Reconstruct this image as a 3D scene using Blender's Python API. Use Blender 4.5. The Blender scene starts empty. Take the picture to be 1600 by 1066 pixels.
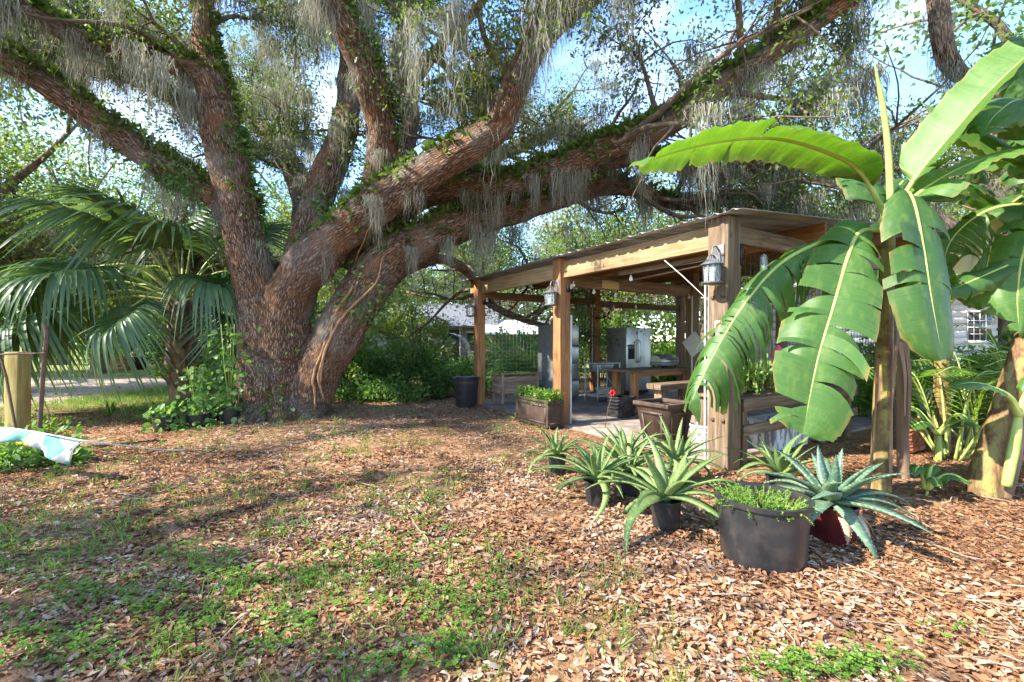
import bpy, bmesh, math, random
import numpy as np
from mathutils import Vector, Matrix, Euler, kdtree

rng = np.random.default_rng(7)
random.seed(7)
S = bpy.context.scene
COL = S.collection
pi = math.pi

# ------------------------------------------------------------------ camera, sky, sun, exposure
CAMH, F, CX, CY = 1.45, 711.0, 800.0, 533.0
cd = bpy.data.cameras.new('camera'); cd.lens = 16.0; cd.sensor_width = 36.0; cd.clip_start = 0.05; cd.clip_end = 2000
cam = bpy.data.objects.new('camera', cd); COL.objects.link(cam)
cam.location = (0, 0, CAMH); cam.rotation_euler = (pi/2, 0, 0)
S.camera = cam

SUN_AZ = Vector((-0.93, -0.36)).normalized()      # horizontal direction towards the sun
SUN_EL = math.radians(40)
sunv = Vector((SUN_AZ.x*math.cos(SUN_EL), SUN_AZ.y*math.cos(SUN_EL), math.sin(SUN_EL)))
W = bpy.data.worlds.new('World'); S.world = W; W.use_nodes = True
wn = W.node_tree.nodes; wl = W.node_tree.links; wn.clear()
wo = wn.new('ShaderNodeOutputWorld'); bg = wn.new('ShaderNodeBackground'); bg.inputs[1].default_value = 0.15
sky = wn.new('ShaderNodeTexSky'); sky.sky_type = 'NISHITA'; sky.sun_disc = False
sky.sun_elevation = SUN_EL; sky.sun_rotation = math.atan2(SUN_AZ.x, SUN_AZ.y) % (2*pi)
sky.air_density = 1.0; sky.dust_density = 0.3; sky.ozone_density = 2.5; sky.altitude = 1500
tc = wn.new('ShaderNodeTexCoord'); mp = wn.new('ShaderNodeMapping'); mp.inputs['Scale'].default_value = (1.0, 1.0, 2.2)
cn = wn.new('ShaderNodeTexNoise'); cn.inputs['Scale'].default_value = 2.6; cn.inputs['Detail'].default_value = 9; cn.inputs['Roughness'].default_value = 0.6
cr = wn.new('ShaderNodeValToRGB'); cr.color_ramp.elements[0].position = 0.46; cr.color_ramp.elements[1].position = 0.74
cr.color_ramp.elements[1].color = (0.85, 0.85, 0.85, 1)
mx = wn.new('ShaderNodeMixRGB'); mx.inputs['Color2'].default_value = (2.6, 2.65, 2.75, 1)
wl.new(tc.outputs['Generated'], mp.inputs['Vector']); wl.new(mp.outputs[0], cn.inputs['Vector'])
wl.new(cn.outputs[0], cr.inputs[0]); wl.new(cr.outputs[0], mx.inputs['Fac']); wl.new(sky.outputs[0], mx.inputs['Color1'])
hs_ = wn.new('ShaderNodeHueSaturation'); hs_.inputs['Saturation'].default_value = 1.08; hs_.inputs['Value'].default_value = 0.92
wl.new(mx.outputs[0], hs_.inputs['Color']); wl.new(hs_.outputs[0], bg.inputs[0]); wl.new(bg.outputs[0], wo.inputs[0])
sd = bpy.data.lights.new('sun', 'SUN'); sd.energy = 2.75; sd.angle = math.radians(0.6); sd.color = (1.0, 0.93, 0.82)
so = bpy.data.objects.new('sun', sd); COL.objects.link(so); so.location = (0, 0, 30)
so.rotation_euler = (-sunv).to_track_quat('-Z', 'Y').to_euler()
S.view_settings.view_transform = 'Standard'; S.view_settings.look = 'None'; S.view_settings.gamma = 1.0
S.view_settings.use_curve_mapping = False
S.view_settings.exposure = 2.55
cy = S.cycles
cy.use_denoising = True
try:
    cy.denoiser = 'OPENIMAGEDENOISE'; cy.denoising_input_passes = 'RGB_ALBEDO_NORMAL'; cy.denoising_prefilter = 'ACCURATE'
except Exception: pass
cy.max_bounces = 6; cy.diffuse_bounces = 4; cy.glossy_bounces = 2; cy.transmission_bounces = 4; cy.transparent_max_bounces = 6
cy.caustics_reflective = False; cy.caustics_refractive = False
cy.sample_clamp_indirect = 6.0

# ------------------------------------------------------------------ helpers: pixels, meshes, objects
def P(x, y, d): return np.array([(x-CX)/F*d, d, CAMH+(CY-y)/F*d])
def G(x, y):
    d = F*CAMH/(y-CY); return np.array([(x-CX)/F*d, d, 0.0])

def hashn(i, j, k, s=0):
    n = (i*374761393 + j*668265263 + k*2147483647 + s*974634777) & 0xffffffff
    n = ((n ^ (n >> 13))*1274126177) & 0xffffffff
    n = n ^ (n >> 16)
    return (n & 0xffff)/65535.0
def vnoise(p, s=0):
    p = np.asarray(p, float); f = np.floor(p); t = p-f; i = f.astype(np.int64); t = t*t*(3-2*t); r = 0
    for a in (0, 1):
        for b in (0, 1):
            for c in (0, 1):
                w = (t[..., 0] if a else 1-t[..., 0])*(t[..., 1] if b else 1-t[..., 1])*(t[..., 2] if c else 1-t[..., 2])
                r = r+w*hashn(i[..., 0]+a, i[..., 1]+b, i[..., 2]+c, s)
    return r
def fbm(p, s=0, o=4):
    r = 0; a = 0.5; p = np.asarray(p, float)
    for k in range(o):
        r = r+a*vnoise(p, s+k); p = p*2.03+11.3; a *= 0.5
    return r/(1-0.5**o)

def mk(name, v, f, mat=None, smooth=False, attrs=None, fm=None):
    """v (n,3), f (m,k) array or list of arrays of polygons -> mesh"""
    v = np.asarray(v, np.float32).reshape(-1, 3)
    if not isinstance(f, (list, tuple)): f = [f]
    f = [np.asarray(a, np.int32) for a in f if len(a)]
    me = bpy.data.meshes.new(name)
    me.vertices.add(len(v)); me.vertices.foreach_set('co', v.ravel())
    nl = sum(a.size for a in f); npoly = sum(len(a) for a in f)
    me.loops.add(nl); me.polygons.add(npoly)
    me.loops.foreach_set('vertex_index', np.concatenate([a.ravel() for a in f]))
    tot = np.concatenate([np.full(len(a), a.shape[1], np.int32) for a in f])
    st = np.concatenate([[0], np.cumsum(tot)[:-1]]).astype(np.int32)
    me.polygons.foreach_set('loop_start', st)
    try: me.polygons.foreach_set('loop_total', tot)
    except Exception: pass
    if smooth: me.polygons.foreach_set('use_smooth', np.ones(npoly, bool))
    me.update(calc_edges=True)
    for k, a in (attrs or {}).items():
        a = np.asarray(a, np.float32)
        if a.ndim == 1: at = me.attributes.new(k, 'FLOAT', 'POINT'); at.data.foreach_set('value', a)
        else: at = me.attributes.new(k, 'FLOAT_VECTOR', 'POINT'); at.data.foreach_set('vector', a.ravel())
    if mat is not None:
        for m in (mat if isinstance(mat, (list, tuple)) else [mat]): me.materials.append(m)
        if fm is not None: me.polygons.foreach_set('material_index', np.asarray(fm, np.int32))
    return me

def link(name, me, parent=None, loc=(0, 0, 0), rot=None, scale=None):
    o = bpy.data.objects.new(name, me); COL.objects.link(o)
    if parent is not None: o.parent = parent
    o.location = loc
    if rot is not None: o.rotation_euler = rot
    if scale is not None: o.scale = scale if isinstance(scale, (tuple, list)) else (scale,)*3
    return o
def thing(name, label, cat, loc=(0, 0, 0), rz=0.0, group=None):
    o = bpy.data.objects.new(name, None); COL.objects.link(o); o.empty_display_size = 0.1
    o.location = loc; o.rotation_euler = (0, 0, rz); o['label'] = label; o['category'] = cat
    if group: o['group'] = group
    return o
def tag(o, label, cat, group=None):
    o['label'] = label; o['category'] = cat
    if group: o['group'] = group
    return o
def kind(o, k): o['kind'] = k; return o
def wlink(name, me, root):            # mesh given in world coordinates under a root that is only translated
    return link(name, me, root, loc=tuple(-c for c in root.location))
def dup(o, parent=None, loc=None, rz=None, scale=None, label=None, group=None):
    c = o.copy(); COL.objects.link(c)
    if parent is not None: c.parent = parent
    if loc is not None: c.location = loc
    if rz is not None: c.rotation_euler = (c.rotation_euler.x, c.rotation_euler.y, rz)
    if scale is not None: c.scale = (scale,)*3
    if label: c['label'] = label
    if group: c['group'] = group
    for ch in list(o.children): dup(ch, c)
    return c

class MB:
    """collects simple shapes into one mesh"""
    def __init__(s): s.v = []; s.q = []; s.t = []; s.n = 0; s.ex = []
    def add(s, v, q=(), t=(), ex=()):
        v = np.asarray(v, float).reshape(-1, 3)
        if len(q): s.q.append(np.asarray(q, int)+s.n)
        if len(t): s.t.append(np.asarray(t, int)+s.n)
        for e in ex: s.ex.append(np.asarray(e, int)[None]+s.n)
        s.v.append(v); s.n += len(v); return s
    def box(s, x0, x1, y0, y1, z0, z1, R=None, o=(0, 0, 0), taper=1.0):
        cx, cyy = (x0+x1)/2, (y0+y1)/2
        v = []
        for z, k in ((z0, taper), (z1, 1.0)):
            for x, y in ((x0, y0), (x1, y0), (x1, y1), (x0, y1)): v.append((cx+(x-cx)*k, cyy+(y-cyy)*k, z))
        v = np.array(v, float)
        if R is not None: v = v@np.array(R).T
        v = v+np.array(o)
        return s.add(v, [(0, 3, 2, 1), (4, 5, 6, 7), (0, 1, 5, 4), (1, 2, 6, 5), (2, 3, 7, 6), (3, 0, 4, 7)])
    def tube(s, p, r, seg=8, cap=True):
        v, q, ex = tubearr(p, r, seg, cap); return s.add(v, q, ex=ex)
    def lathe(s, prof, seg=32, o=(0, 0, 0), close=False):
        pr = np.asarray(prof, float); a = np.linspace(0, 2*pi, seg, endpoint=False)
        v = np.stack([pr[:, None, 0]*np.cos(a), pr[:, None, 0]*np.sin(a), np.repeat(pr[:, None, 1], seg, 1)], -1).reshape(-1, 3)+np.array(o)
        i = np.arange(len(pr)-1)[:, None]*seg; j = np.arange(seg)[None]; k = (j+1) % seg
        q = np.stack([i+j, i+k, i+seg+k, i+seg+j], -1).reshape(-1, 4)
        return s.add(v, q)
    def disc(s, r, z, seg=24, o=(0, 0, 0)):
        a = np.linspace(0, 2*pi, seg, endpoint=False)
        v = np.stack([r*np.cos(a), r*np.sin(a), np.full(seg, z)], -1)+np.array(o)
        return s.add(v, ex=[np.arange(seg)])
    def mesh(s, name, mat=None, smooth=False): return mk(name, np.concatenate(s.v), s.q+s.t+s.ex, mat, smooth)
    def build(s, name, mat, parent=None, smooth=False, bev=0, **k):
        o = link(name, s.mesh(name, mat, smooth), parent, **k)
        if bev: bevel(o, bev)
        if smooth: autos(o)
        return o
def bevel(o, w, seg=2):
    m = o.modifiers.new('bevel', 'BEVEL'); m.width = w; m.segments = seg; m.limit_method = 'ANGLE'; return o
def autos(o, ang=40):
    m = o.modifiers.new('split', 'EDGE_SPLIT'); m.split_angle = math.radians(ang); return o

def frames(p):
    p = np.asarray(p, float); t = np.gradient(p, axis=0); t /= np.linalg.norm(t, axis=1)[:, None]+1e-9
    a = np.array([1., 0, 0]) if abs(t[0, 0]) < 0.8 else np.array([0, 1., 0])
    e = a-t[0]*(a@t[0]); e /= np.linalg.norm(e); E = [e]
    for k in range(1, len(p)):
        e = E[-1]-t[k]*(E[-1]@t[k]); e /= np.linalg.norm(e)+1e-9; E.append(e)
    E = np.array(E); return t, E, np.cross(t, E)
def tubearr(p, r, seg=8, cap=True):
    p = np.asarray(p, float); r = np.broadcast_to(np.asarray(r, float), (len(p),)); t, e, b = frames(p)
    a = np.linspace(0, 2*pi, seg, endpoint=False)
    v = p[:, None]+r[:, None, None]*(np.cos(a)[None, :, None]*e[:, None]+np.sin(a)[None, :, None]*b[:, None])
    i = np.arange(len(p)-1)[:, None]*seg; j = np.arange(seg)[None]; k = (j+1) % seg
    q = np.stack([i+j, i+k, i+seg+k, i+seg+j], -1).reshape(-1, 4)
    ex = [np.arange(seg)[::-1], (len(p)-1)*seg+np.arange(seg)] if cap else []
    return v.reshape(-1, 3), q, ex
def spline(p, step=0.1):
    """Catmull-Rom through rows of p (any number of columns, first three are xyz)"""
    p = np.asarray(p, float); q = np.vstack([2*p[0]-p[1], p, 2*p[-1]-p[-2]]); out = []
    for i in range(1, len(q)-2):
        n = max(2, int(np.linalg.norm(q[i+1, :3]-q[i, :3])/step)); t = np.linspace(0, 1, n, endpoint=False)[:, None]
        a, b, c, d = q[i-1], q[i], q[i+1], q[i+2]
        out.append(0.5*(2*b+(c-a)*t+(2*a-5*b+4*c-d)*t*t+(3*b-a-3*c+d)*t**3))
    out.append(p[-1:]); return np.vstack(out)

def leafmesh(c, d, n, L, Wd, rnd, fold=0.15, six=False):
    """leaves: c base points, d unit directions, n approx normals, L lengths, Wd widths"""
    c = np.asarray(c, float); m = len(c)
    L = np.broadcast_to(L, (m,))[:, None]; Wd = np.broadcast_to(Wd, (m,))[:, None]
    d = d/(np.linalg.norm(d, axis=1)[:, None]+1e-9)
    s = np.cross(d, n); s /= np.linalg.norm(s, axis=1)[:, None]+1e-9; u = np.cross(s, d)
    if six:
        P0 = c; T = c+d*L-u*L*0.10
        R1 = c+d*L*0.28+s*Wd*0.42+u*Wd*fold; R2 = c+d*L*0.70+s*Wd*0.46+u*Wd*fold*0.8
        L1 = c+d*L*0.30-s*Wd*0.44+u*Wd*fold; L2 = c+d*L*0.72-s*Wd*0.42+u*Wd*fold*0.8
        v = np.stack([P0, R1, R2, T, L2, L1], 1).reshape(-1, 3); i = np.arange(m)[:, None]*6
        f = np.concatenate([i+np.array([0, 1, 2, 3]), i+np.array([0, 3, 4, 5])]); k = 6
    else:
        v = np.stack([c, c+d*L*0.5+s*Wd*0.5+u*Wd*fold, c+d*L, c+d*L*0.5-s*Wd*0.5+u*Wd*fold], 1).reshape(-1, 3)
        i = np.arange(m)[:, None]*4; f = np.concatenate([i+np.array([0, 1, 2]), i+np.array([0, 2, 3])]); k = 4
    return v, f, np.repeat(np.broadcast_to(rnd, (m,)), k)
def rdir(m, zb=0.0):
    d = rng.normal(size=(m, 3)); d[:, 2] += zb; return d/np.linalg.norm(d, axis=1)[:, None]

# ------------------------------------------------------------------ procedural materials
def newmat(name):
    m = bpy.data.materials.new(name); m.use_nodes = True; nt = m.node_tree; nt.nodes.clear()
    return m, nt, nt.nodes.new('ShaderNodeOutputMaterial')
def nd(nt, t, ins=None, **props):
    n = nt.nodes.new(t)
    for k, v in props.items(): setattr(n, k, v)
    for k, v in (ins or {}).items():
        if isinstance(v, bpy.types.NodeSocket): nt.links.new(v, n.inputs[k])
        else: n.inputs[k].default_value = v
    return n
def ramp(nt, fac, cols, interp='LINEAR'):
    r = nt.nodes.new('ShaderNodeValToRGB'); r.color_ramp.interpolation = interp; e = r.color_ramp.elements
    while len(e) < len(cols): e.new(0.5)
    for el, (p, c) in zip(e, cols): el.position = p; el.color = (*c, 1) if len(c) == 3 else c
    nt.links.new(fac, r.inputs[0]); return r.outputs[0]
def mixc(nt, f, a, b, mode='MIX'):
    m = nd(nt, 'ShaderNodeMixRGB', blend_type=mode)
    for k, v in ((0, f), (1, a), (2, b)):
        if isinstance(v, bpy.types.NodeSocket): nt.links.new(v, m.inputs[k])
        else: m.inputs[k].default_value = (*v, 1) if isinstance(v, tuple) and len(v) == 3 else v
    return m.outputs[0]
def coords(nt, kind_='Object', scale=(1, 1, 1), rnd=True):
    if kind_ == 'Attr': src = nd(nt, 'ShaderNodeAttribute', attribute_name='bco').outputs['Vector']
    elif kind_ == 'World': src = nd(nt, 'ShaderNodeNewGeometry').outputs['Position']
    else: src = nd(nt, 'ShaderNodeTexCoord').outputs[kind_]
    if rnd and kind_ == 'Object':
        oi = nd(nt, 'ShaderNodeObjectInfo'); mu = nd(nt, 'ShaderNodeMath', {0: oi.outputs['Random'], 1: 37.0}, operation='MULTIPLY')
        src = nd(nt, 'ShaderNodeVectorMath', {0: src, 1: mu.outputs[0]}, operation='ADD').outputs[0]
    return nd(nt, 'ShaderNodeMapping', {'Vector': src, 'Scale': scale}).outputs[0]
def noise(nt, vec, scale, detail=5, rough=0.55, dist=0.0):
    return nd(nt, 'ShaderNodeTexNoise', {'Vector': vec, 'Scale': scale, 'Detail': detail, 'Roughness': rough, 'Distortion': dist}).outputs[0]
def pmat(name, cols, scale=6, rough=0.8, bump=0.3, bdist=0.01, stretch=(1, 1, 1), co='Object', metal=0.0, spec=0.3, detail=6, dirt=None, dscale=2.0, rvar=0.0, bscale=None):
    m, nt, out = newmat(name); v = coords(nt, co, stretch)
    n = noise(nt, v, scale, detail, 0.6); c = ramp(nt, n, cols)
    if dirt is not None:
        dn = noise(nt, coords(nt, co, (1, 1, 1)), dscale, 5, 0.6)
        dm = ramp(nt, dn, [(0.48, (0, 0, 0)), (0.66, (1, 1, 1))]); c = mixc(nt, dm, c, dirt)
    if rvar:
        oi = nd(nt, 'ShaderNodeObjectInfo'); hs = nd(nt, 'ShaderNodeHueSaturation', {'Color': c})
        mr = nd(nt, 'ShaderNodeMapRange', {0: oi.outputs['Random'], 3: 1-rvar, 4: 1+rvar}); nt.links.new(mr.outputs[0], hs.inputs['Value']); c = hs.outputs[0]
    b = nd(nt, 'ShaderNodeBsdfPrincipled', {'Base Color': c, 'Roughness': rough, 'Metallic': metal, 'Specular IOR Level': spec})
    rr = nd(nt, 'ShaderNodeMapRange', {0: n, 3: max(rough-0.12, 0.05), 4: min(rough+0.12, 1)}); nt.links.new(rr.outputs[0], b.inputs['Roughness'])
    if bump:
        nb = n if bscale is None else noise(nt, v, bscale, 6, 0.6)
        bp = nd(nt, 'ShaderNodeBump', {'Height': nb, 'Strength': bump, 'Distance': bdist}); nt.links.new(bp.outputs[0], b.inputs['Normal'])
    nt.links.new(b.outputs[0], out.inputs[0]); return m
def leafmat(name, cols, trans=0.4, tint=(1.25, 1.3, 0.6), rough=0.45, spec=0.35, extra=None):
    m, nt, out = newmat(name); a = nd(nt, 'ShaderNodeAttribute', attribute_name='rnd')
    c = ramp(nt, a.outputs['Fac'], cols)
    if extra: c = extra(nt, c)
    b = nd(nt, 'ShaderNodeBsdfPrincipled', {'Base Color': c, 'Roughness': rough, 'Specular IOR Level': spec})
    t = nd(nt, 'ShaderNodeBsdfTranslucent', {'Color': mixc(nt, 1.0, c, tint, 'MULTIPLY')})
    x = nd(nt, 'ShaderNodeMixShader', {0: trans, 1: b.outputs[0], 2: t.outputs[0]}); nt.links.new(x.outputs[0], out.inputs[0]); return m

MAT = {}
MAT['oak_leaf'] = leafmat('oak_leaf', [(0, (0.055, 0.085, 0.022)), (0.35, (0.09, 0.135, 0.034)), (0.7, (0.14, 0.195, 0.05)), (1, (0.24, 0.28, 0.08))], 0.48)
MAT['far_leaf'] = leafmat('far_leaf', [(0, (0.08, 0.12, 0.03)), (0.4, (0.13, 0.19, 0.05)), (0.8, (0.21, 0.28, 0.08)), (1, (0.32, 0.37, 0.13))], 0.48)
MAT['shrub_leaf'] = leafmat('shrub_leaf', [(0, (0.04, 0.09, 0.02)), (0.5, (0.09, 0.18, 0.04)), (0.9, (0.17, 0.28, 0.06)), (1, (0.45, 0.33, 0.04))], 0.4)
MAT['bright_leaf'] = leafmat('bright_leaf', [(0, (0.07, 0.16, 0.025)), (0.5, (0.14, 0.27, 0.04)), (1, (0.28, 0.40, 0.06))], 0.45)
MAT['vine_leaf'] = leafmat('vine_leaf', [(0, (0.06, 0.15, 0.03)), (0.5, (0.13, 0.25, 0.06)), (0.93, (0.25, 0.38, 0.12)), (1, (0.5, 0.42, 0.06))], 0.4)
MAT['fern'] = leafmat('fern', [(0, (0.05, 0.085, 0.018)), (0.5, (0.10, 0.17, 0.035)), (1, (0.20, 0.26, 0.07))], 0.42)
MAT['moss'] = leafmat('moss', [(0, (0.21, 0.205, 0.155)), (0.5, (0.33, 0.32, 0.25)), (1, (0.46, 0.45, 0.37))], 0.4, tint=(1.05, 1.05, 0.9), rough=0.9, spec=0.1)
MAT['litter'] = leafmat('litter', [(0, (0.13, 0.065, 0.035)), (0.2, (0.23, 0.115, 0.058)), (0.42, (0.36, 0.17, 0.075)), (0.6, (0.41, 0.24, 0.13)), (0.8, (0.46, 0.33, 0.235)), (1, (0.54, 0.44, 0.35))], 0.12, tint=(1, 0.8, 0.5), rough=0.6, spec=0.25)
MAT['clover'] = leafmat('clover', [(0, (0.07, 0.16, 0.02)), (0.5, (0.14, 0.27, 0.04)), (1, (0.26, 0.40, 0.08))], 0.4)
MAT['grass'] = leafmat('grass', [(0, (0.08, 0.16, 0.02)), (0.5, (0.16, 0.28, 0.04)), (1, (0.34, 0.40, 0.10))], 0.4)
MAT['palm'] = leafmat('palm', [(0, (0.06, 0.115, 0.045)), (0.5, (0.10, 0.175, 0.07)), (1, (0.17, 0.25, 0.10))], 0.35, rough=0.38, spec=0.5)
# ------------------------------------------------------------------ ground
OAK = np.array([-4.25, 8.35, 0.0])
def hgt(x, y):
    x = np.asarray(x, float); y = np.asarray(y, float)
    n = fbm(np.stack([x*0.35, y*0.35, x*0], -1), 3, 4)-0.5
    n2 = fbm(np.stack([x*2.2, y*2.2, x*0], -1), 8, 3)-0.5
    lx, ly = (x-2.45)*0.852+(y-5.25)*0.5236, -(x-2.45)*0.5236+(y-5.25)*0.852
    slab = np.clip(np.maximum.reduce([-0.2-lx, lx-7.6, -0.45-ly, ly-6.7])/0.8, 0, 1)
    near = np.exp(-((x-OAK[0])**2+(y-OAK[1])**2)/2.6**2)
    h = n*0.10+n2*0.035
    return h*(0.25+0.75*slab)*np.clip((np.hypot(x, y)-1.0)/2, 0.3, 1)+0.10*near-0.012
def cs(lo, hi, n, k, c=0.0):
    t = np.linspace(np.arcsinh((lo-c)/k), np.arcsinh((hi-c)/k), n); return np.sinh(t)*k+c
gx = cs(-420, 420, 320, 5.0); gy = cs(-80, 900, 280, 5.0, 4.0)
X, Y = np.meshgrid(gx, gy); Z = hgt(X, Y)
gv = np.stack([X, Y, Z], -1).reshape(-1, 3); nx = len(gx); i = (np.arange(len(gy)-1)[:, None]*nx+np.arange(nx-1)[None]).ravel()
gq = np.stack([i, i+1, i+nx+1, i+nx], -1)
m, nt, out = newmat('forest_floor'); v = coords(nt, 'World')
a1 = noise(nt, v, 34, 8, 0.65); c1 = ramp(nt, a1, [(0.28, (0.05, 0.03, 0.018)), (0.42, (0.17, 0.09, 0.045)), (0.55, (0.31, 0.175, 0.09)), (0.68, (0.43, 0.29, 0.18)), (0.8, (0.5, 0.38, 0.28))])
vo = nd(nt, 'ShaderNodeTexVoronoi', {'Vector': v, 'Scale': 26.0}); c2 = ramp(nt, nd(nt, 'ShaderNodeSeparateColor', {0: vo.outputs['Color']}).outputs[0], [(0, (0.11, 0.055, 0.028)), (0.5, (0.31, 0.16, 0.075)), (1, (0.48, 0.34, 0.23))])
c = mixc(nt, 0.5, c1, c2)
# the mown lawn and the sandy drive beyond the palm: what grows there, by place
sx = nd(nt, 'ShaderNodeSeparateXYZ', {0: v})
gr = ramp(nt, noise(nt, v, 60, 4), [(0.3, (0.10, 0.15, 0.035)), (0.7, (0.30, 0.34, 0.11))])
patch = noise(nt, v, 0.55, 5, 0.6)
def step(sock, a, b): return nd(nt, 'ShaderNodeMapRange', {0: sock, 1: a, 2: b}).outputs[0]
def mul(a, b): return nd(nt, 'ShaderNodeMath', {0: a, 1: b}, operation='MULTIPLY').outputs[0]
lawn = mul(mul(step(sx.outputs[1], 9.0, 11.0), step(sx.outputs[0], -3.0, -6.0)), step(patch, 0.40, 0.56))
lawn2 = mul(step(sx.outputs[1], 17.0, 19.0), step(patch, 0.38, 0.52))
sand = ramp(nt, noise(nt, v, 20, 6), [(0.3, (0.40, 0.30, 0.22)), (0.7, (0.60, 0.50, 0.41))])
drive = mul(mul(step(sx.outputs[0], -10.5, -12.5), step(sx.outputs[1], 8.5, 10.5)), step(sx.outputs[1], 20.0, 17.0))
c = mixc(nt, lawn, c, gr); c = mixc(nt, lawn2, c, gr); c = mixc(nt, drive, c, sand)
b = nd(nt, 'ShaderNodeBsdfPrincipled', {'Base Color': c, 'Roughness': 0.95, 'Specular IOR Level': 0.1})
bp = nd(nt, 'ShaderNodeBump', {'Height': a1, 'Strength': 0.8, 'Distance': 0.03}); nt.links.new(bp.outputs[0], b.inputs['Normal']); nt.links.new(b.outputs[0], out.inputs[0])
MAT['ground'] = m
kind(link('ground', mk('ground', gv, gq, m, True)), 'structure')

# ------------------------------------------------------------------ the live oak
m, nt, out = newmat('oak_bark'); v = coords(nt, 'Attr', (1, 1, 0.2), False)
r1 = nd(nt, 'ShaderNodeTexNoise', {'Vector': v, 'Scale': 13.0, 'Detail': 6.0, 'Roughness': 0.6, 'Distortion': 0.6}); 
vv = nd(nt, 'ShaderNodeTexVoronoi', {'Vector': nd(nt, 'ShaderNodeVectorMath', {0: v, 1: nd(nt, 'ShaderNodeVectorMath', {0: r1.outputs['Color'], 1: (0.09, 0.09, 0.09)}, operation='MULTIPLY').outputs[0]}, operation='ADD').outputs[0], 'Scale': 33.0}, feature='DISTANCE_TO_EDGE')
fis = ramp(nt, vv.outputs['Distance'], [(0.0, (0, 0, 0)), (0.16, (0.7, 0.7, 0.7)), (0.4, (1, 1, 1))])
hh = mul(fis, nd(nt, 'ShaderNodeMapRange', {0: r1.outputs[0], 1: 0.25, 2: 0.75, 3: 0.35, 4: 1.0}).outputs[0])
c = ramp(nt, hh, [(0.0, (0.06, 0.036, 0.023)), (0.25, (0.19, 0.11, 0.07)), (0.6, (0.34, 0.215, 0.145)), (1.0, (0.48, 0.35, 0.265))])
wv = coords(nt, 'World'); big = noise(nt, wv, 1.6, 5, 0.6)
c = mixc(nt, ramp(nt, big, [(0.45, (0, 0, 0)), (0.62, (0.6, 0.6, 0.6))]), c, (0.33, 0.295, 0.24))          # grey lichen
c = mixc(nt, ramp(nt, noise(nt, wv, 2.3, 6, 0.65), [(0.50, (0, 0, 0)), (0.62, (0.6, 0.6, 0.6))]), c, (0.34, 0.155, 0.065))   # rusty bare bark
up = nd(nt, 'ShaderNodeSeparateXYZ', {0: nd(nt, 'ShaderNodeNewGeometry').outputs['Normal']}).outputs[2]
mm = mul(step(up, 0.15, 0.75), ramp(nt, noise(nt, wv, 5, 6, 0.7), [(0.35, (0.2, 0.2, 0.2)), (0.6, (1, 1, 1))]))
c = mixc(nt, mm, c, (0.085, 0.095, 0.04))                                                                # moss on the tops of limbs
b = nd(nt, 'ShaderNodeBsdfPrincipled', {'Base Color': c, 'Roughness': 0.9, 'Specular IOR Level': 0.15})
bp = nd(nt, 'ShaderNodeBump', {'Height': hh, 'Strength': 1.0, 'Distance': 0.06}); nt.links.new(bp.outputs[0], b.inputs['Normal']); nt.links.new(b.outputs[0], out.inputs[0])
MAT['bark'] = m

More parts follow.
